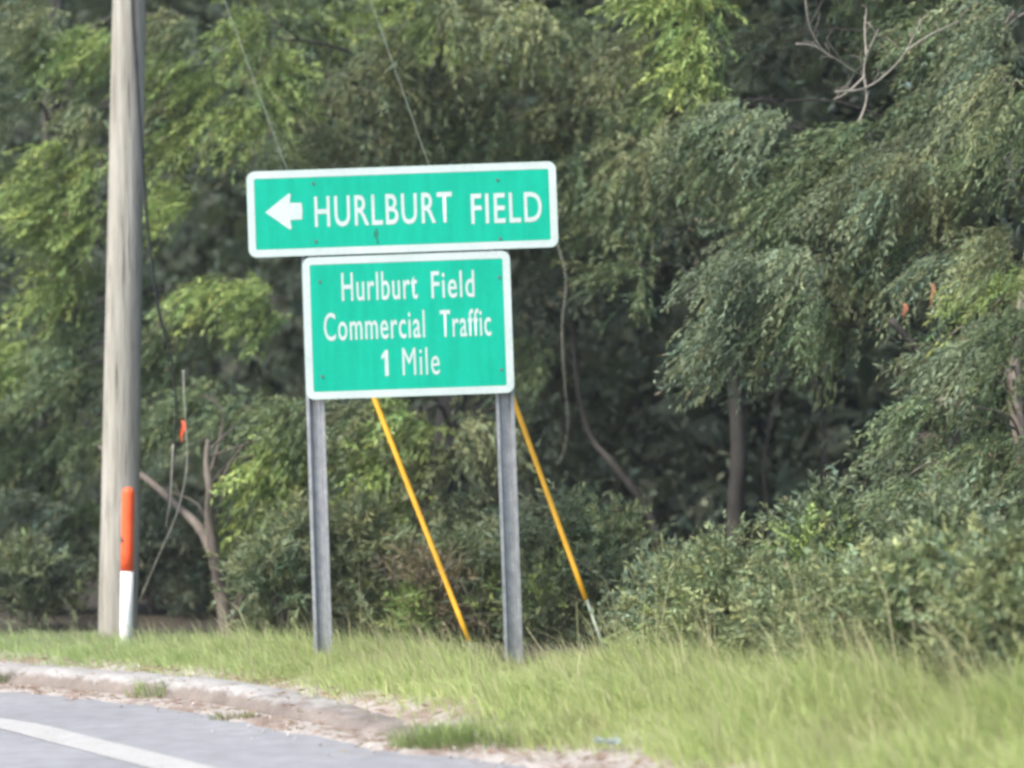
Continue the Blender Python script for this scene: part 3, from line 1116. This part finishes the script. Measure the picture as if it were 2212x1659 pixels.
tree('leaning_tree', 'pale-leaved slender tree at the right edge of the frame above the shrubs', 15.2,
     [(2240, 1400), (2215, 1050), (2190, 800), (2230, 500), (2260, 100), (2280, -400)], 0.06,
     [(2090, 740, 60, 45, 'grey'), (2160, 720, 60, 45, 'grey'), (2070, 810, 45, 50, 'grey'), (2140, 820, 60, 50, 'mid'), (2030, 870, 40, 35, 'mid'),
      (1990, 950, 50, 40, 'grey'), (2060, 970, 70, 50, 'grey'), (2150, 960, 60, 50, 'mid'), (2010, 1040, 60, 45, 'mid'), (2110, 1060, 80, 50, 'olive'),
      (2190, 620, 50, 40, 'bright'), (2180, 530, 50, 40, 'olive'), (2280, 700, 90, 90, 'mid'), (2290, 950, 80, 80, 'mid'), (2170, 60, 40, 60, 'grey'), (2180, 170, 40, 50, 'olive'), (2260, 250, 80, 80, 'mid')],
     M_BARK_PALE, lean=(-0.3, -0.55), style=dict(axis=(-.7, -.3, -.3), leaf=(0.050, 0.011), n_leaf=32))

# slim trunks in the shade to the right
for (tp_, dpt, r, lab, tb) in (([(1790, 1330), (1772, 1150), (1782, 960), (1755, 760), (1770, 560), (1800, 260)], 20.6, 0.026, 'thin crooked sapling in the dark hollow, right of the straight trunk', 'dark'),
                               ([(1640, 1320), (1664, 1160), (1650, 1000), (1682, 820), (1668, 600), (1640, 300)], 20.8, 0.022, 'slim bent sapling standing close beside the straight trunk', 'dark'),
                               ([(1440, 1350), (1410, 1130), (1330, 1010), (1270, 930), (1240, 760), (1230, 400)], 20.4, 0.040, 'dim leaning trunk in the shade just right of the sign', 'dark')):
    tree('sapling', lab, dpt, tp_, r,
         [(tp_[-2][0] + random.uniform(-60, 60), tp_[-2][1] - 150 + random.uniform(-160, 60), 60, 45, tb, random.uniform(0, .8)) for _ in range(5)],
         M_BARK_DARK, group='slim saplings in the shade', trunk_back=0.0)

# ---------------------------------------------------------------- shrubs
SHRUB = dict(n_leaf=22, twig_len=0.30, leaf=(0.048, 0.016), up=True)
SHRUB_FINE = dict(n_leaf=20, twig_len=0.34, leaf=(0.085, 0.013), up=True)


def shrub(label, px, base_py, depth, w, h, tone='shrub', style=SHRUB, n=12):
    base = at(px, base_py, depth)
    base.z = gz(base.x, base.y)
    root = empty('shrub', base)
    tag(root, label, 'shrub', 'shrubs along the foot of the wood')
    m = mpp(depth)
    lv = Leaves(); sb = bmesh.new()
    H = h * m
    for i in range(n):
        a = random.uniform(0, 2 * math.pi); rr = math.sqrt(random.random()) * 0.8
        x = math.cos(a) * rr * w * m * 0.5; y = math.sin(a) * rr * w * m * 0.42
        z = H * (0.12 + 0.85 * random.random() ** 1.3 * (1.15 - rr * 0.6))
        c = base + Vector((x, y, z))
        r = Vector((w * m * 0.24, w * m * 0.24, H * 0.19)) * random.uniform(.45, 1.25)
        bough(lv, c, r, tone if random.random() < .7 else random.choice(('mid', 'grey', 'olive', 'bright')), n_twig=int(24 + 60 * (w * h / 60000.0)), **style)
        mid = base + Vector((x * .4, y * .4, z * .5))
        tube_into(sb, [base - Vector((0, 0, .05)), mid, c + Vector((0, 0, H * .1))], [.014, .010, .004], 5)
    from_bm('stems', sb, M_BARK, root, True)
    link('foliage', lv.mesh('foliage'), M_LEAF, root)


SHRUB_TALL = dict(n_leaf=24, twig_len=0.40, leaf=(0.050, 0.014), up=True)
shrub('bright yellow-green shrub straddling the lower right edge of the frame', 2190, 1510, 11.7, 230, 340)
shrub('rounded shrub second from the right edge, at the grass margin', 2020, 1490, 12.3, 250, 300)
shrub('tall pale shrub in the middle of the right-hand thicket', 1880, 1472, 13.0, 230, 290, 'shrub', SHRUB_TALL)
shrub('spreading shrub below the hollow, right of the straight trunk', 1730, 1458, 13.5, 260, 250)
shrub('upright light green shrub with a bright tip, under the straight trunk', 1600, 1448, 14.2, 190, 260, 'shrub', SHRUB_TALL)
shrub('low shrub leftmost of the right-hand thicket, past the second guy wire', 1460, 1435, 15.1, 230, 220)
shrub('tall shrub at the back of the thicket near the right edge', 2090, 1440, 13.3, 230, 370, 'grey', SHRUB_TALL, 16)
shrub('tall grey-green shrub at the back of the thicket under the arching boughs', 1790, 1430, 14.6, 240, 300, 'grey', SHRUB_TALL, 14)
shrub('twiggy shrub between the right sign post and second guy wire', 1210, 1415, 16.7, 170, 310, 'olive', SHRUB_TALL)
shrub('twiggy shrub directly behind the second guy wire', 1330, 1420, 16.6, 180, 220, 'shrub', SHRUB_TALL)
shrub('feathery shrub between the first guy guard and right post', 1040, 1408, 17.2, 180, 240, 'olive', SHRUB_FINE)
shrub('feathery shrub between the two sign posts, nearest the left post', 790, 1405, 17.3, 200, 270, 'olive', SHRUB_FINE)
shrub('low feathery shrub just left of the left sign post', 610, 1400, 17.2, 170, 240, 'olive', SHRUB_FINE, 9)
shrub('brownish low shrub at the foot of the first guy wire', 925, 1405, 17.1, 160, 170, 'straw', SHRUB_FINE, 7)
shrub('added dark shrub deepening the shade just right of the utility pole', 330, 1372, 20.8, 260, 260, 'dark', SHRUB_FINE, 9)  # these dark shrubs are added to darken a hollow of plain shade
shrub('added dark shrub deepening the shade behind the crooked forked trunk', 470, 1376, 20.4, 240, 230, 'dark', SHRUB_FINE, 9)
shrub('added dark shrub deepening the shade just left of the utility pole', 170, 1368, 20.9, 240, 240, 'dark', SHRUB_FINE, 9)
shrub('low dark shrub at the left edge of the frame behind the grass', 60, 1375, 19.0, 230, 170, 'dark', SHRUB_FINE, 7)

# ---------------------------------------------------------------- dense wood behind (one mass)
TLP = [on_ground(x, y, VERGE + 0.10 + 0.09 * min(max((x - 900) / 1100, 0), 1)) for x, y in ((-300, 1372), (0, 1376), (250, 1384), (480, 1393), (700, 1402), (1000, 1406), (1300, 1416), (1600, 1442), (1900, 1468), (2212, 1500), (2500, 1535))]
TLX = np.array([p.x for p in TLP]); TLY = np.array([p.y for p in TLP])


def past_line(x, y):
    """metres behind the foot of the wood (negative on the open verge)"""
    return (y - np.interp(x, TLX, TLY)) * 0.72


def woodland():
    lv = Leaves()
    a = np.array((0.70, -0.62)); a = a / np.linalg.norm(a)
    nn = np.array((0.62, 0.70)); nn = nn / np.linalg.norm(nn)
    o = np.array((0.8, 20.8))                # slab running parallel with the tree line
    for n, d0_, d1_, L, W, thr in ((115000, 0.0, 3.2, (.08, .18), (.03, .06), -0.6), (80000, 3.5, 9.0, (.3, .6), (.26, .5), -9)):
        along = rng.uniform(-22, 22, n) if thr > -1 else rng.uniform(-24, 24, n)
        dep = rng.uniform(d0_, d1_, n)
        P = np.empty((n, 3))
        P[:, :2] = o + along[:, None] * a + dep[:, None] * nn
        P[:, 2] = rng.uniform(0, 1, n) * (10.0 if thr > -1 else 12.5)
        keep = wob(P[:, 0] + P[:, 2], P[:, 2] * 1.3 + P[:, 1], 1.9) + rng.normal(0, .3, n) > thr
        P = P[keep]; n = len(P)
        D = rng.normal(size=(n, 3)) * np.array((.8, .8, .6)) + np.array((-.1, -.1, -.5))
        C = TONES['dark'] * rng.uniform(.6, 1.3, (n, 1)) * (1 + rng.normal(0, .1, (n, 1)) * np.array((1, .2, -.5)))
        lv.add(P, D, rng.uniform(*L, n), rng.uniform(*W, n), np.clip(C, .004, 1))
    # the same wood running on past both sides of the view
    for x0, x1, nk in ((2.9, 8.5, 26000), (-11.0, -5.2, 16000)):
        nc = 130
        cx = rng.uniform(x0, x1, nc); cy = np.interp(cx, TLX, TLY) + rng.uniform(.5, 3.2, nc)
        if x0 > 0: cy = 11.1 - (cx - 2.6) * 0.8 + rng.uniform(.5, 3.2, nc)
        else: cy = 18.6 - (cx + 5.2) * 0.8 + rng.uniform(.5, 3.2, nc)
        cz = rng.uniform(.2, 7.5, nc) * rng.uniform(.2, 1, nc)
        k = rng.integers(0, nc, nk)
        P = np.stack([cx[k], cy[k], cz[k]], 1) + rng.normal(size=(nk, 3)) * np.array((.38, .38, .26))
        if x0 > 0: P[:, 0] = np.maximum(P[:, 0], .235 * P[:, 1] + .4 + rng.random(nk) * .8)
        else: P[:, 0] = np.minimum(P[:, 0], -.235 * P[:, 1] - .4 - rng.random(nk) * .8)
        P[:, 2] = np.abs(P[:, 2]) + .05
        tone = np.where((k % 3 == 0)[:, None], TONES['shrub'], TONES['mid']) * (.6 + .7 * rng.random(nc))[k][:, None]
        lv.add(P, rng.normal(size=(nk, 3)) + np.array((-.4, -.2, -.3)), rng.uniform(.06, .13, nk), rng.uniform(.02, .04, nk), tone)
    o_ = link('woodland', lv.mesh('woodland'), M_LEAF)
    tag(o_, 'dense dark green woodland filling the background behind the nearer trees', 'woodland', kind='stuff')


woodland()

# ---------------------------------------------------------------- dead branches, vines, ribbons
def branch(name, label, cat, chains, depth, mat, r0, group=None):
    P = [[at(x, y, depth + 0.05 * i) for i, (x, y) in enumerate(ch)] for ch in chains]
    root = empty(name, P[0][0])
    tag(root, label, cat, group)
    bm = bmesh.new()
    for pts in P:
        p = smooth_path(pts, 4)
        n = len(p)
        tube_into(bm, p, [r0 * (1 - .65 * i / (n - 1)) for i in range(n)], 6, .1)
        if mat is M_DEAD:
            for i in range(3, n - 1, 2):
                e = p[i] + Vector((random.uniform(-.12, .12), random.uniform(-.08, .08), random.uniform(-.06, .16)))
                tube_into(bm, [p[i], (p[i] + e) / 2 + Vector((random.uniform(-.02, .02), 0, .01)), e], [r0 * .35, r0 * .25, r0 * .12], 4)
    from_bm('stem', bm, mat, root, True)


branch('dead_branch', 'bare pale forked dead branch hanging in the treetop at upper right', 'branch',
       [[(1805, 198), (1870, 190), (1925, 150), (1960, 105), (1990, 40)],
        [(1855, 265), (1872, 215), (1866, 160), (1872, 120), (1898, 62)], [(1868, 165), (1830, 200), (1800, 215)], [(1872, 122), (1868, 60), (1872, 20)], [(1955, 112), (2010, 75), (2085, 40)]], 15.0, M_DEAD, 0.009)
branch('dead_branch', 'thin bare branch curving down from the frame top at upper right', 'branch',
       [[(1738, -60), (1742, 20), (1752, 65), (1775, 105), (1810, 130), (1855, 160)], [(1720, 95), (1760, 100), (1800, 128)]], 15.2, M_DEAD, 0.007)
branch('dead_branch', 'short bare twig by the right edge below the treetop', 'branch',
       [[(2170, 340), (2182, 360), (2190, 385), (2194, 408)]], 14.6, M_DEAD, 0.010)
branch('dead_branch', 'brown leaning bare limb crossing the shade under the right-hand boughs', 'branch',
       [[(1925, 690), (1990, 765), (2060, 840), (2120, 890), (2200, 930)]], 15.6, M_BARK_DARK, 0.026)
branch('vine', 'thin pale vine hanging to the right of the lower sign panel', 'vine',
       [[(1196, 500), (1222, 600), (1214, 700), (1218, 800), (1226, 900), (1222, 955), (1206, 1005)]], 18.6, M_VINE, 0.0036, 'hanging vines')
branch('vine', 'pale vine swooping from the crooked tree down behind the utility pole', 'vine',
       [[(396, 800), (398, 860), (402, 930), (404, 1000), (395, 1060), (378, 1120), (345, 1195), (300, 1300)]], 17.3, M_VINE, 0.0055, 'hanging vines')
branch('vine', 'thin dangling vine between the utility pole and the crooked tree', 'vine',
       [[(374, 960), (370, 1040), (366, 1090), (358, 1140)]], 17.35, M_VINE, 0.005, 'hanging vines')


def hanging_strip(name, label, cat, px, py, depth, w, h, mat):
    c = at(px, py, depth)
    root = empty(name, c)
    tag(root, label, cat)
    m = mpp(depth)
    bm = bmesh.new()
    n = 6
    prev = None
    for i in range(n + 1):
        f = i / n
        z = -f * h * m
        ww = w * m * (0.5 + 0.5 * math.sin(math.pi * min(f * 1.1, 1)))
        tw = f * 1.4
        cx = 0.012 * math.sin(f * 6)
        a = bm.verts.new(c + Vector((cx - ww / 2 * math.cos(tw), -ww / 2 * math.sin(tw), z)))
        b = bm.verts.new(c + Vector((cx + ww / 2 * math.cos(tw), ww / 2 * math.sin(tw), z)))
        if prev: bm.faces.new((prev[0], prev[1], b, a))
        prev = (a, b)
    bmesh.ops.solidify(bm, geom=bm.faces[:], thickness=0.003)
    from_bm('strip', bm, mat, root, True)


hanging_strip('flagging_ribbon', 'small orange ribbon hanging in the shade between pole and sign', 'ribbon', 394, 908, 17.25, 10, 46, M_TAG)
hanging_strip('dead_frond', 'rusty dead frond hanging lower of two under the right-hand boughs', 'frond', 1953, 655, 15.3, 14, 38, mat_noise('rusty_frond', (0.36, 0.14, 0.08), (0.5, 0.24, 0.14), 20, .8))
hanging_strip('dead_frond', 'rusty dead frond hanging higher of two under the right-hand boughs', 'frond', 2013, 612, 15.5, 12, 56, mat_noise('tan_frond', (0.40, 0.22, 0.12), (0.52, 0.3, 0.18), 20, .8))

# ---------------------------------------------------------------- grass
def blades(P, H, Wd, lean_v, C):
    """curved two-segment blades; P (N,3)"""
    n = len(P)
    a = rng.uniform(0, 2 * np.pi, n)
    S = np.stack([np.cos(a), np.sin(a), np.zeros(n)], 1) * (Wd * 0.5)[:, None]
    bend = lean_v
    mid = P + np.stack([bend[:, 0] * H * .35, bend[:, 1] * H * .35, H * .6], 1)
    tip = P + np.stack([bend[:, 0] * H, bend[:, 1] * H, H * np.clip(1 - 0.25 * (bend ** 2).sum(1), .4, 1)], 1)
    V = np.empty((n, 5, 3), dtype=np.float32)
    V[:, 0] = P - S; V[:, 1] = P + S; V[:, 2] = mid + S * .75; V[:, 3] = mid - S * .75; V[:, 4] = tip
    i = np.arange(n, dtype=np.int32)[:, None] * 5
    q = i + np.array([[0, 1, 2, 3]], dtype=np.int32)
    t = i + np.array([[3, 2, 4]], dtype=np.int32)
    return V.reshape(-1, 3), q, t, np.repeat(C, 5, axis=0)


def forest_floor():
    xs = np.linspace(-14, 14, 220); ts = np.concatenate([np.linspace(0.15, 6, 48), np.linspace(6.3, 16, 50)])
    X, T = np.meshgrid(xs, ts)
    Y = np.interp(X, TLX, TLY) + T + 0.12 * wob(X, T, 3.0)
    Z = ground_z(X, Y) + 0.02
    V = np.stack([X.ravel(), Y.ravel(), Z.ravel()], 1)
    nx, ny = len(xs), len(ts)
    i = np.arange((ny - 1) * (nx - 1)); r, c = i // (nx - 1), i % (nx - 1)
    q = np.stack([r * nx + c, r * nx + c + 1, (r + 1) * nx + c + 1, (r + 1) * nx + c], 1)
    o = link('forest_floor', raw_mesh('forest_floor', V, q), mat_noise('leaf_litter_floor', (0.028, 0.023, 0.017), (0.075, 0.06, 0.043), 5, 1.0), None, True)
    tag(o, kind='structure')


forest_floor()


def grass():
    n = 1000000
    x = rng.uniform(-6.0, 5.5, n); y = rng.uniform(9.2, 21.5, n)
    s, u = su(x, y)
    after = sstep(u, NOSE - 0.6, NOSE + 0.5)
    edge = (0.46 + 0.10 * wob(x, y, 2.2, .3)) * (1 - after) + after * (0.30 + 0.20 * wob(x, y, 2.0, .9)) + 0.10 * rng.normal(size=n)
    tl = past_line(x, y)
    dens = np.where(tl < 0.1, 1.0, np.clip(1 - tl / 0.9, 0.0, 1) * 0.6)
    dens *= np.clip(0.75 + 0.45 * wob(x, y, 2.9, 2.0), 0.25, 1)
    # only where the neighbourhood of the picture can see it
    vis = np.abs(x) < 0.235 * y + 1.3
    ok = (s > edge) & (tl < 1.0) & vis & (rng.random(n) < dens)
    x, y, s, u, after, tl = (v[ok] for v in (x, y, s, u, after, tl))
    n = len(x)
    z = ground_z(x, y) - 0.01
    big = wob(x, y, 1.3, 4.0)
    H = (0.085 + 0.05 * sstep(s, 0.5, 2.0) + 0.045 * after + 0.05 * np.clip(big, -0.5, 1)) * rng.uniform(.5, 1.5, n)
    H += 0.09 * sstep(tl, -0.8, 0.2) * rng.uniform(.2, 1.4, n)
    H *= np.clip(1 + 0.45 * wob(x, y, 3.7, 7.0), .5, 1.6)
    H *= 1 + 0.35 * sstep(x, 0.2, 1.6) * (rng.random(n) ** 2)
    H *= 1 - 0.45 * np.clip((-x - 1.0) / 2.0, 0, 1)
    H *= 1 - 0.6 * np.exp(-((x - 0.03) ** 2 / .12 + (y - 14.9) ** 2 / .5))
    tall = rng.random(n) < 0.03
    H[tall] *= rng.uniform(1.6, 2.6, tall.sum())
    Wd = rng.uniform(.0035, .0075, n)
    lean_v = np.stack([rng.normal(-0.5, .36, n), rng.normal(-0.08, .3, n)], 1)
    pal = np.array(((0.57, 0.655, 0.27), (0.50, 0.61, 0.225), (0.65, 0.68, 0.34), (0.39, 0.50, 0.16), (0.66, 0.62, 0.38)))
    pk = rng.choice(5, n, p=(.34, .26, .18, .14, .08))
    C = pal[pk] * rng.uniform(.8, 1.2, (n, 1)) * (1 + 0.12 * wob(x, y, .9, 5))[:, None]
    C[tall] = np.array((.5, .47, .27)) * rng.uniform(.7, 1.2, (tall.sum(), 1))
    dry = (wob(x, y, 2.6, 9.0) + rng.normal(0, .25, n)) > 0.75
    C[dry] = C[dry] * .5 + np.array((.24, .215, .12))
    left = np.clip((-x - 1.0) / 3, 0, 1)[:, None]
    C = C * (1 - left * np.array((.22, .12, .1)))
    V, q, t, c = blades(np.stack([x, y, z], 1), H, Wd, lean_v, C)
    o = link('grass', raw_mesh('grass', V, q, c, t), M_GRASS)
    tag(o, 'bright yellow-green rough grass covering the verge below the sign', 'grass', kind='stuff')
    return n


n_grass = grass()


def tuft(label, px, py, z, spread, n, h, col):
    c = on_ground(px, py, z)
    a = rng.uniform(0, 2 * np.pi, n); r = np.sqrt(rng.random(n)) * spread
    x = c.x + np.cos(a) * r * 1.5; y = c.y + np.sin(a) * r
    Z = np.maximum(ground_z(x, y), 0.0) - .005
    Z = np.where(np.abs(su(x, y)[0] - .18) < .2, np.maximum(Z, .02), Z)
    H = h * rng.uniform(.4, 1.3, n)
    lv_ = np.stack([np.cos(a) * .5 - .15 + rng.normal(0, .25, n), np.sin(a) * .5 + rng.normal(0, .25, n)], 1)
    C = np.array(col) * rng.uniform(.7, 1.25, (n, 1))
    V, q, t, cc = blades(np.stack([x, y, Z], 1), H, rng.uniform(.004, .009, n), lv_, C)
    o = link('grass_tuft', raw_mesh('grass_tuft', V, q, cc, t), M_GRASS)
    tag(o, label, 'grass tuft', 'weed tufts along the kerb')


tuft('green weed tuft growing over the kerb below the marker post', 352, 1496, 0.03, 0.16, 260, 0.11, (0.30, 0.37, 0.14))
tuft('small olive weed tuft on the asphalt edge beyond the kerb', 505, 1553, 0.0, 0.10, 130, 0.05, (0.24, 0.25, 0.12))
tuft('added dark green clump standing for a dark patch past the rounded end of the kerb', 1075, 1590, 0.04, 0.34, 800, 0.09, (0.22, 0.28, 0.11))  # blade clump put in for a dark patch on the ground
tuft('sparse weed tuft at the rounded end of the kerb', 940, 1600, 0.03, 0.16, 380, 0.12, (0.30, 0.38, 0.14))
tuft('tiny weed tuft in the gutter by the left edge', 25, 1478, 0.0, 0.07, 140, 0.07, (0.18, 0.20, 0.10))


def stalk(label, pts_px, depth, head=True, r=0.004, col=None):
    pts = [at(x, y, depth) for x, y in pts_px]
    pts[0].z = min(pts[0].z, gz(pts[0].x, pts[0].y))
    root = empty('grass_stalk', pts[0])
    tag(root, label, 'grass stalk', 'tall grass stalks at the edge of the wood')
    bm = bmesh.new()
    p = smooth_path(pts, 4); n = len(p)
    tube_into(bm, p, [r * (1 - .5 * i / (n - 1)) for i in range(n)], 5)
    from_bm('stem', bm, M_STALK, root, True)
    if head:
        lv = Leaves()
        d = np.array(p[-1] - p[-5]); k = 90
        t = rng.random((k, 1))
        P = np.array(p[-5]) + d * t
        D = d / np.linalg.norm(d) + rng.normal(size=(k, 3)) * .5
        lv.add(P, D, rng.uniform(.02, .045, k), rng.uniform(.006, .012, k), np.array((0.30, 0.33, 0.20)) * rng.uniform(.8, 1.2, (k, 1)))
        link('seed_head', lv.mesh('seed_head'), M_GRASS, root)


M_STALK = mat_noise('stalk', (0.24, 0.28, 0.12), (0.36, 0.38, 0.2), 10, .7, bmp=0.0)
stalk('tall leaning grass stalk with a seed head between the sign posts', [(850, 1450), (828, 1395), (800, 1335), (776, 1282)], 15.3)
stalk('thin pale stalk directly under the second guy wire', [(1252, 1440), (1250, 1390), (1247, 1340), (1246, 1300)], 16.0, False, .006)
stalk('pale seeding stalk at the far left grass beside the pole', [(172, 1400), (168, 1370), (165, 1345), (160, 1322)], 17.5, True, .003)
stalk('short seeding stalk at the left grass, left of the pole', [(112, 1395), (108, 1372), (103, 1350), (98, 1335)], 17.6, True, .003)
stalk('pale stalk before the right-hand thicket, beside the low shrub', [(2118, 1490), (2112, 1400), (2120, 1340), (2112, 1290)], 12.6, False, .004)
stalk('upright dry stalk before the thicket under the straight trunk', [(1440, 1440), (1432, 1330), (1436, 1240), (1428, 1150)], 15.4, False, .005)

# ---------------------------------------------------------------- litter on the shoulder
def litter():
    n = 20000
    x = rng.uniform(-5.5, 2.2, n); y = rng.uniform(10.5, 19, n)
    s, u = su(x, y)
    ok = (s > -0.4 + .1 * rng.normal(size=n)) & (s < 0.8) & (np.abs(x) < .24 * y + 1)
    # keep off the clean top of the kerb
    ok &= ~((u < NOSE) & (s > 0.10) & (s < 0.40) & (rng.random(n) < .55))
    ok &= rng.random(n) < np.exp(-((s - .08) / .35) ** 2)
    x, y, s, u = x[ok], y[ok], s[ok], u[ok]
    n = len(x)
    z = np.maximum(ground_z(x, y), 0.0) + .012
    z = np.where((u < NOSE) & (s > .02) & (s < .42), np.interp(s, [0, .05, .12, .36, .42], [.03, .1, .156, .156, .15]), z)
    lv = Leaves()
    a = rng.uniform(0, 2 * np.pi, n)
    D = np.stack([np.cos(a), np.sin(a), rng.uniform(-.05, .25, n)], 1)
    pal = np.array(((.28, .15, .10), (.36, .22, .15), (.42, .34, .25), (.2, .12, .09)))
    C = pal[rng.integers(0, 4, n)] * rng.uniform(.8, 1.2, (n, 1))
    lv.add(np.stack([x, y, z], 1), D, rng.uniform(.02, .10, n), rng.uniform(.003, .012, n), C)
    o = link('pine_litter', lv.mesh('pine_litter'), M_GRASS)
    tag(o, 'reddish-brown dry needles and leaf bits strewn along the kerb', 'litter', kind='stuff')


litter()


def gravel():
    n = 2600
    x = rng.uniform(-5.5, 2.6, n); y = rng.uniform(10.3, 19, n)
    s, u = su(x, y)
    ok = (s > -0.75) & (s < 0.6) & (np.abs(x) < .24 * y + 1) & ~((u < NOSE) & (s > 0.0) & (s < .42)) & (rng.random(n) < np.exp(-((s + .12) / .25) ** 2) + .05)
    x, y, s = x[ok], y[ok], s[ok]
    n = len(x)
    z = np.maximum(ground_z(x, y), 0.006)
    r = rng.uniform(.004, .016, n) * (rng.random(n) ** .6)
    oc = np.array(((1, 0, 0), (0, 1, 0), (-1, 0, 0), (0, -1, 0), (0, 0, 1), (0, 0, -1)), float)
    V = np.stack([x, y, z + r * .4], 1)[:, None, :] + oc[None] * r[:, None, None] * rng.uniform(.6, 1.2, (n, 6, 1))
    f = np.array(((0, 1, 4), (1, 2, 4), (2, 3, 4), (3, 0, 4), (1, 0, 5), (2, 1, 5), (3, 2, 5), (0, 3, 5)))
    T = (np.arange(n)[:, None, None] * 6 + f[None]).reshape(-1, 3)
    C = np.repeat(np.array((.5, .46, .41)) * rng.uniform(.6, 1.3, (n, 1)), 6, axis=0)
    o = link('gravel', raw_mesh('gravel', V.reshape(-1, 3), None, C, T), M_GRAVEL)
    tag(o, 'pale loose grit scattered on the road edge beside the kerb', 'gravel', kind='stuff')


mg, ntg, bg_s = new_mat('grit')
_a = ntg.nodes.new('ShaderNodeAttribute'); _a.attribute_name = 'tint'
ntg.links.new(_a.outputs['Color'], bg_s.inputs['Base Color'])
bg_s.inputs['Roughness'].default_value = .95
M_GRAVEL = mg
gravel()


def scrap():
    c = on_ground(1312, 1602, 0.08)
    bm = bmesh.new()
    n, mrow = 9, 4
    a = Vector((0.8, -0.6, 0))
    b = Vector((0.6, 0.8, 0))
    vs = []
    for i in range(n):
        row = []
        for j in range(mrow):
            p = Vector((c.x, c.y, gz(c.x, c.y) + .05)) + a * ((i / (n - 1) - .5) * .15) + b * ((j / (mrow - 1) - .5) * .03)
            p.z += random.uniform(0, .022) + (.02 if j in (0, mrow - 1) else 0)
            row.append(bm.verts.new(p))
        vs.append(row)
    for i in range(n - 1):
        for j in range(mrow - 1):
            bm.faces.new((vs[i][j], vs[i + 1][j], vs[i + 1][j + 1], vs[i][j + 1]))
    bmesh.ops.solidify(bm, geom=bm.faces[:], thickness=.002)
    o = from_bm('paper_scrap', bm, M_WHITE)
    tag(o, 'small crumpled white scrap lying in the grass near the road', 'litter')


scrap()

def build_shadow_veil():  # added scattering volume that lifts the shadows; no mist stands here
    bm = bmesh.new()
    bmesh.ops.create_cube(bm, size=1.0, matrix=Matrix.Translation((0, 60, 6.9)) @ Matrix.Diagonal((460, 500, 17.0, 1)))
    m = bpy.data.materials.new('shadow_veil_volume')
    m.use_nodes = True
    nt = m.node_tree
    nt.nodes.remove(nt.nodes['Principled BSDF'])
    v = nt.nodes.new('ShaderNodeVolumePrincipled')
    v.inputs['Color'].default_value = (0.86, 0.93, 1.0, 1)
    v.inputs['Density'].default_value = 0.0008
    nt.links.new(v.outputs[0], nt.nodes['Material Output'].inputs['Volume'])
    o = from_bm('shadow_veil', bm, m)
    tag(o, 'thin added veil that lifts the shadows over the road and the wood', 'shadow_veil', kind='stuff')


build_shadow_veil()
print('grass blades', n_grass, 'tris', sum(len(o.data.loops) - 2 * len(o.data.polygons) for o in SC.objects if o.type == 'MESH'))
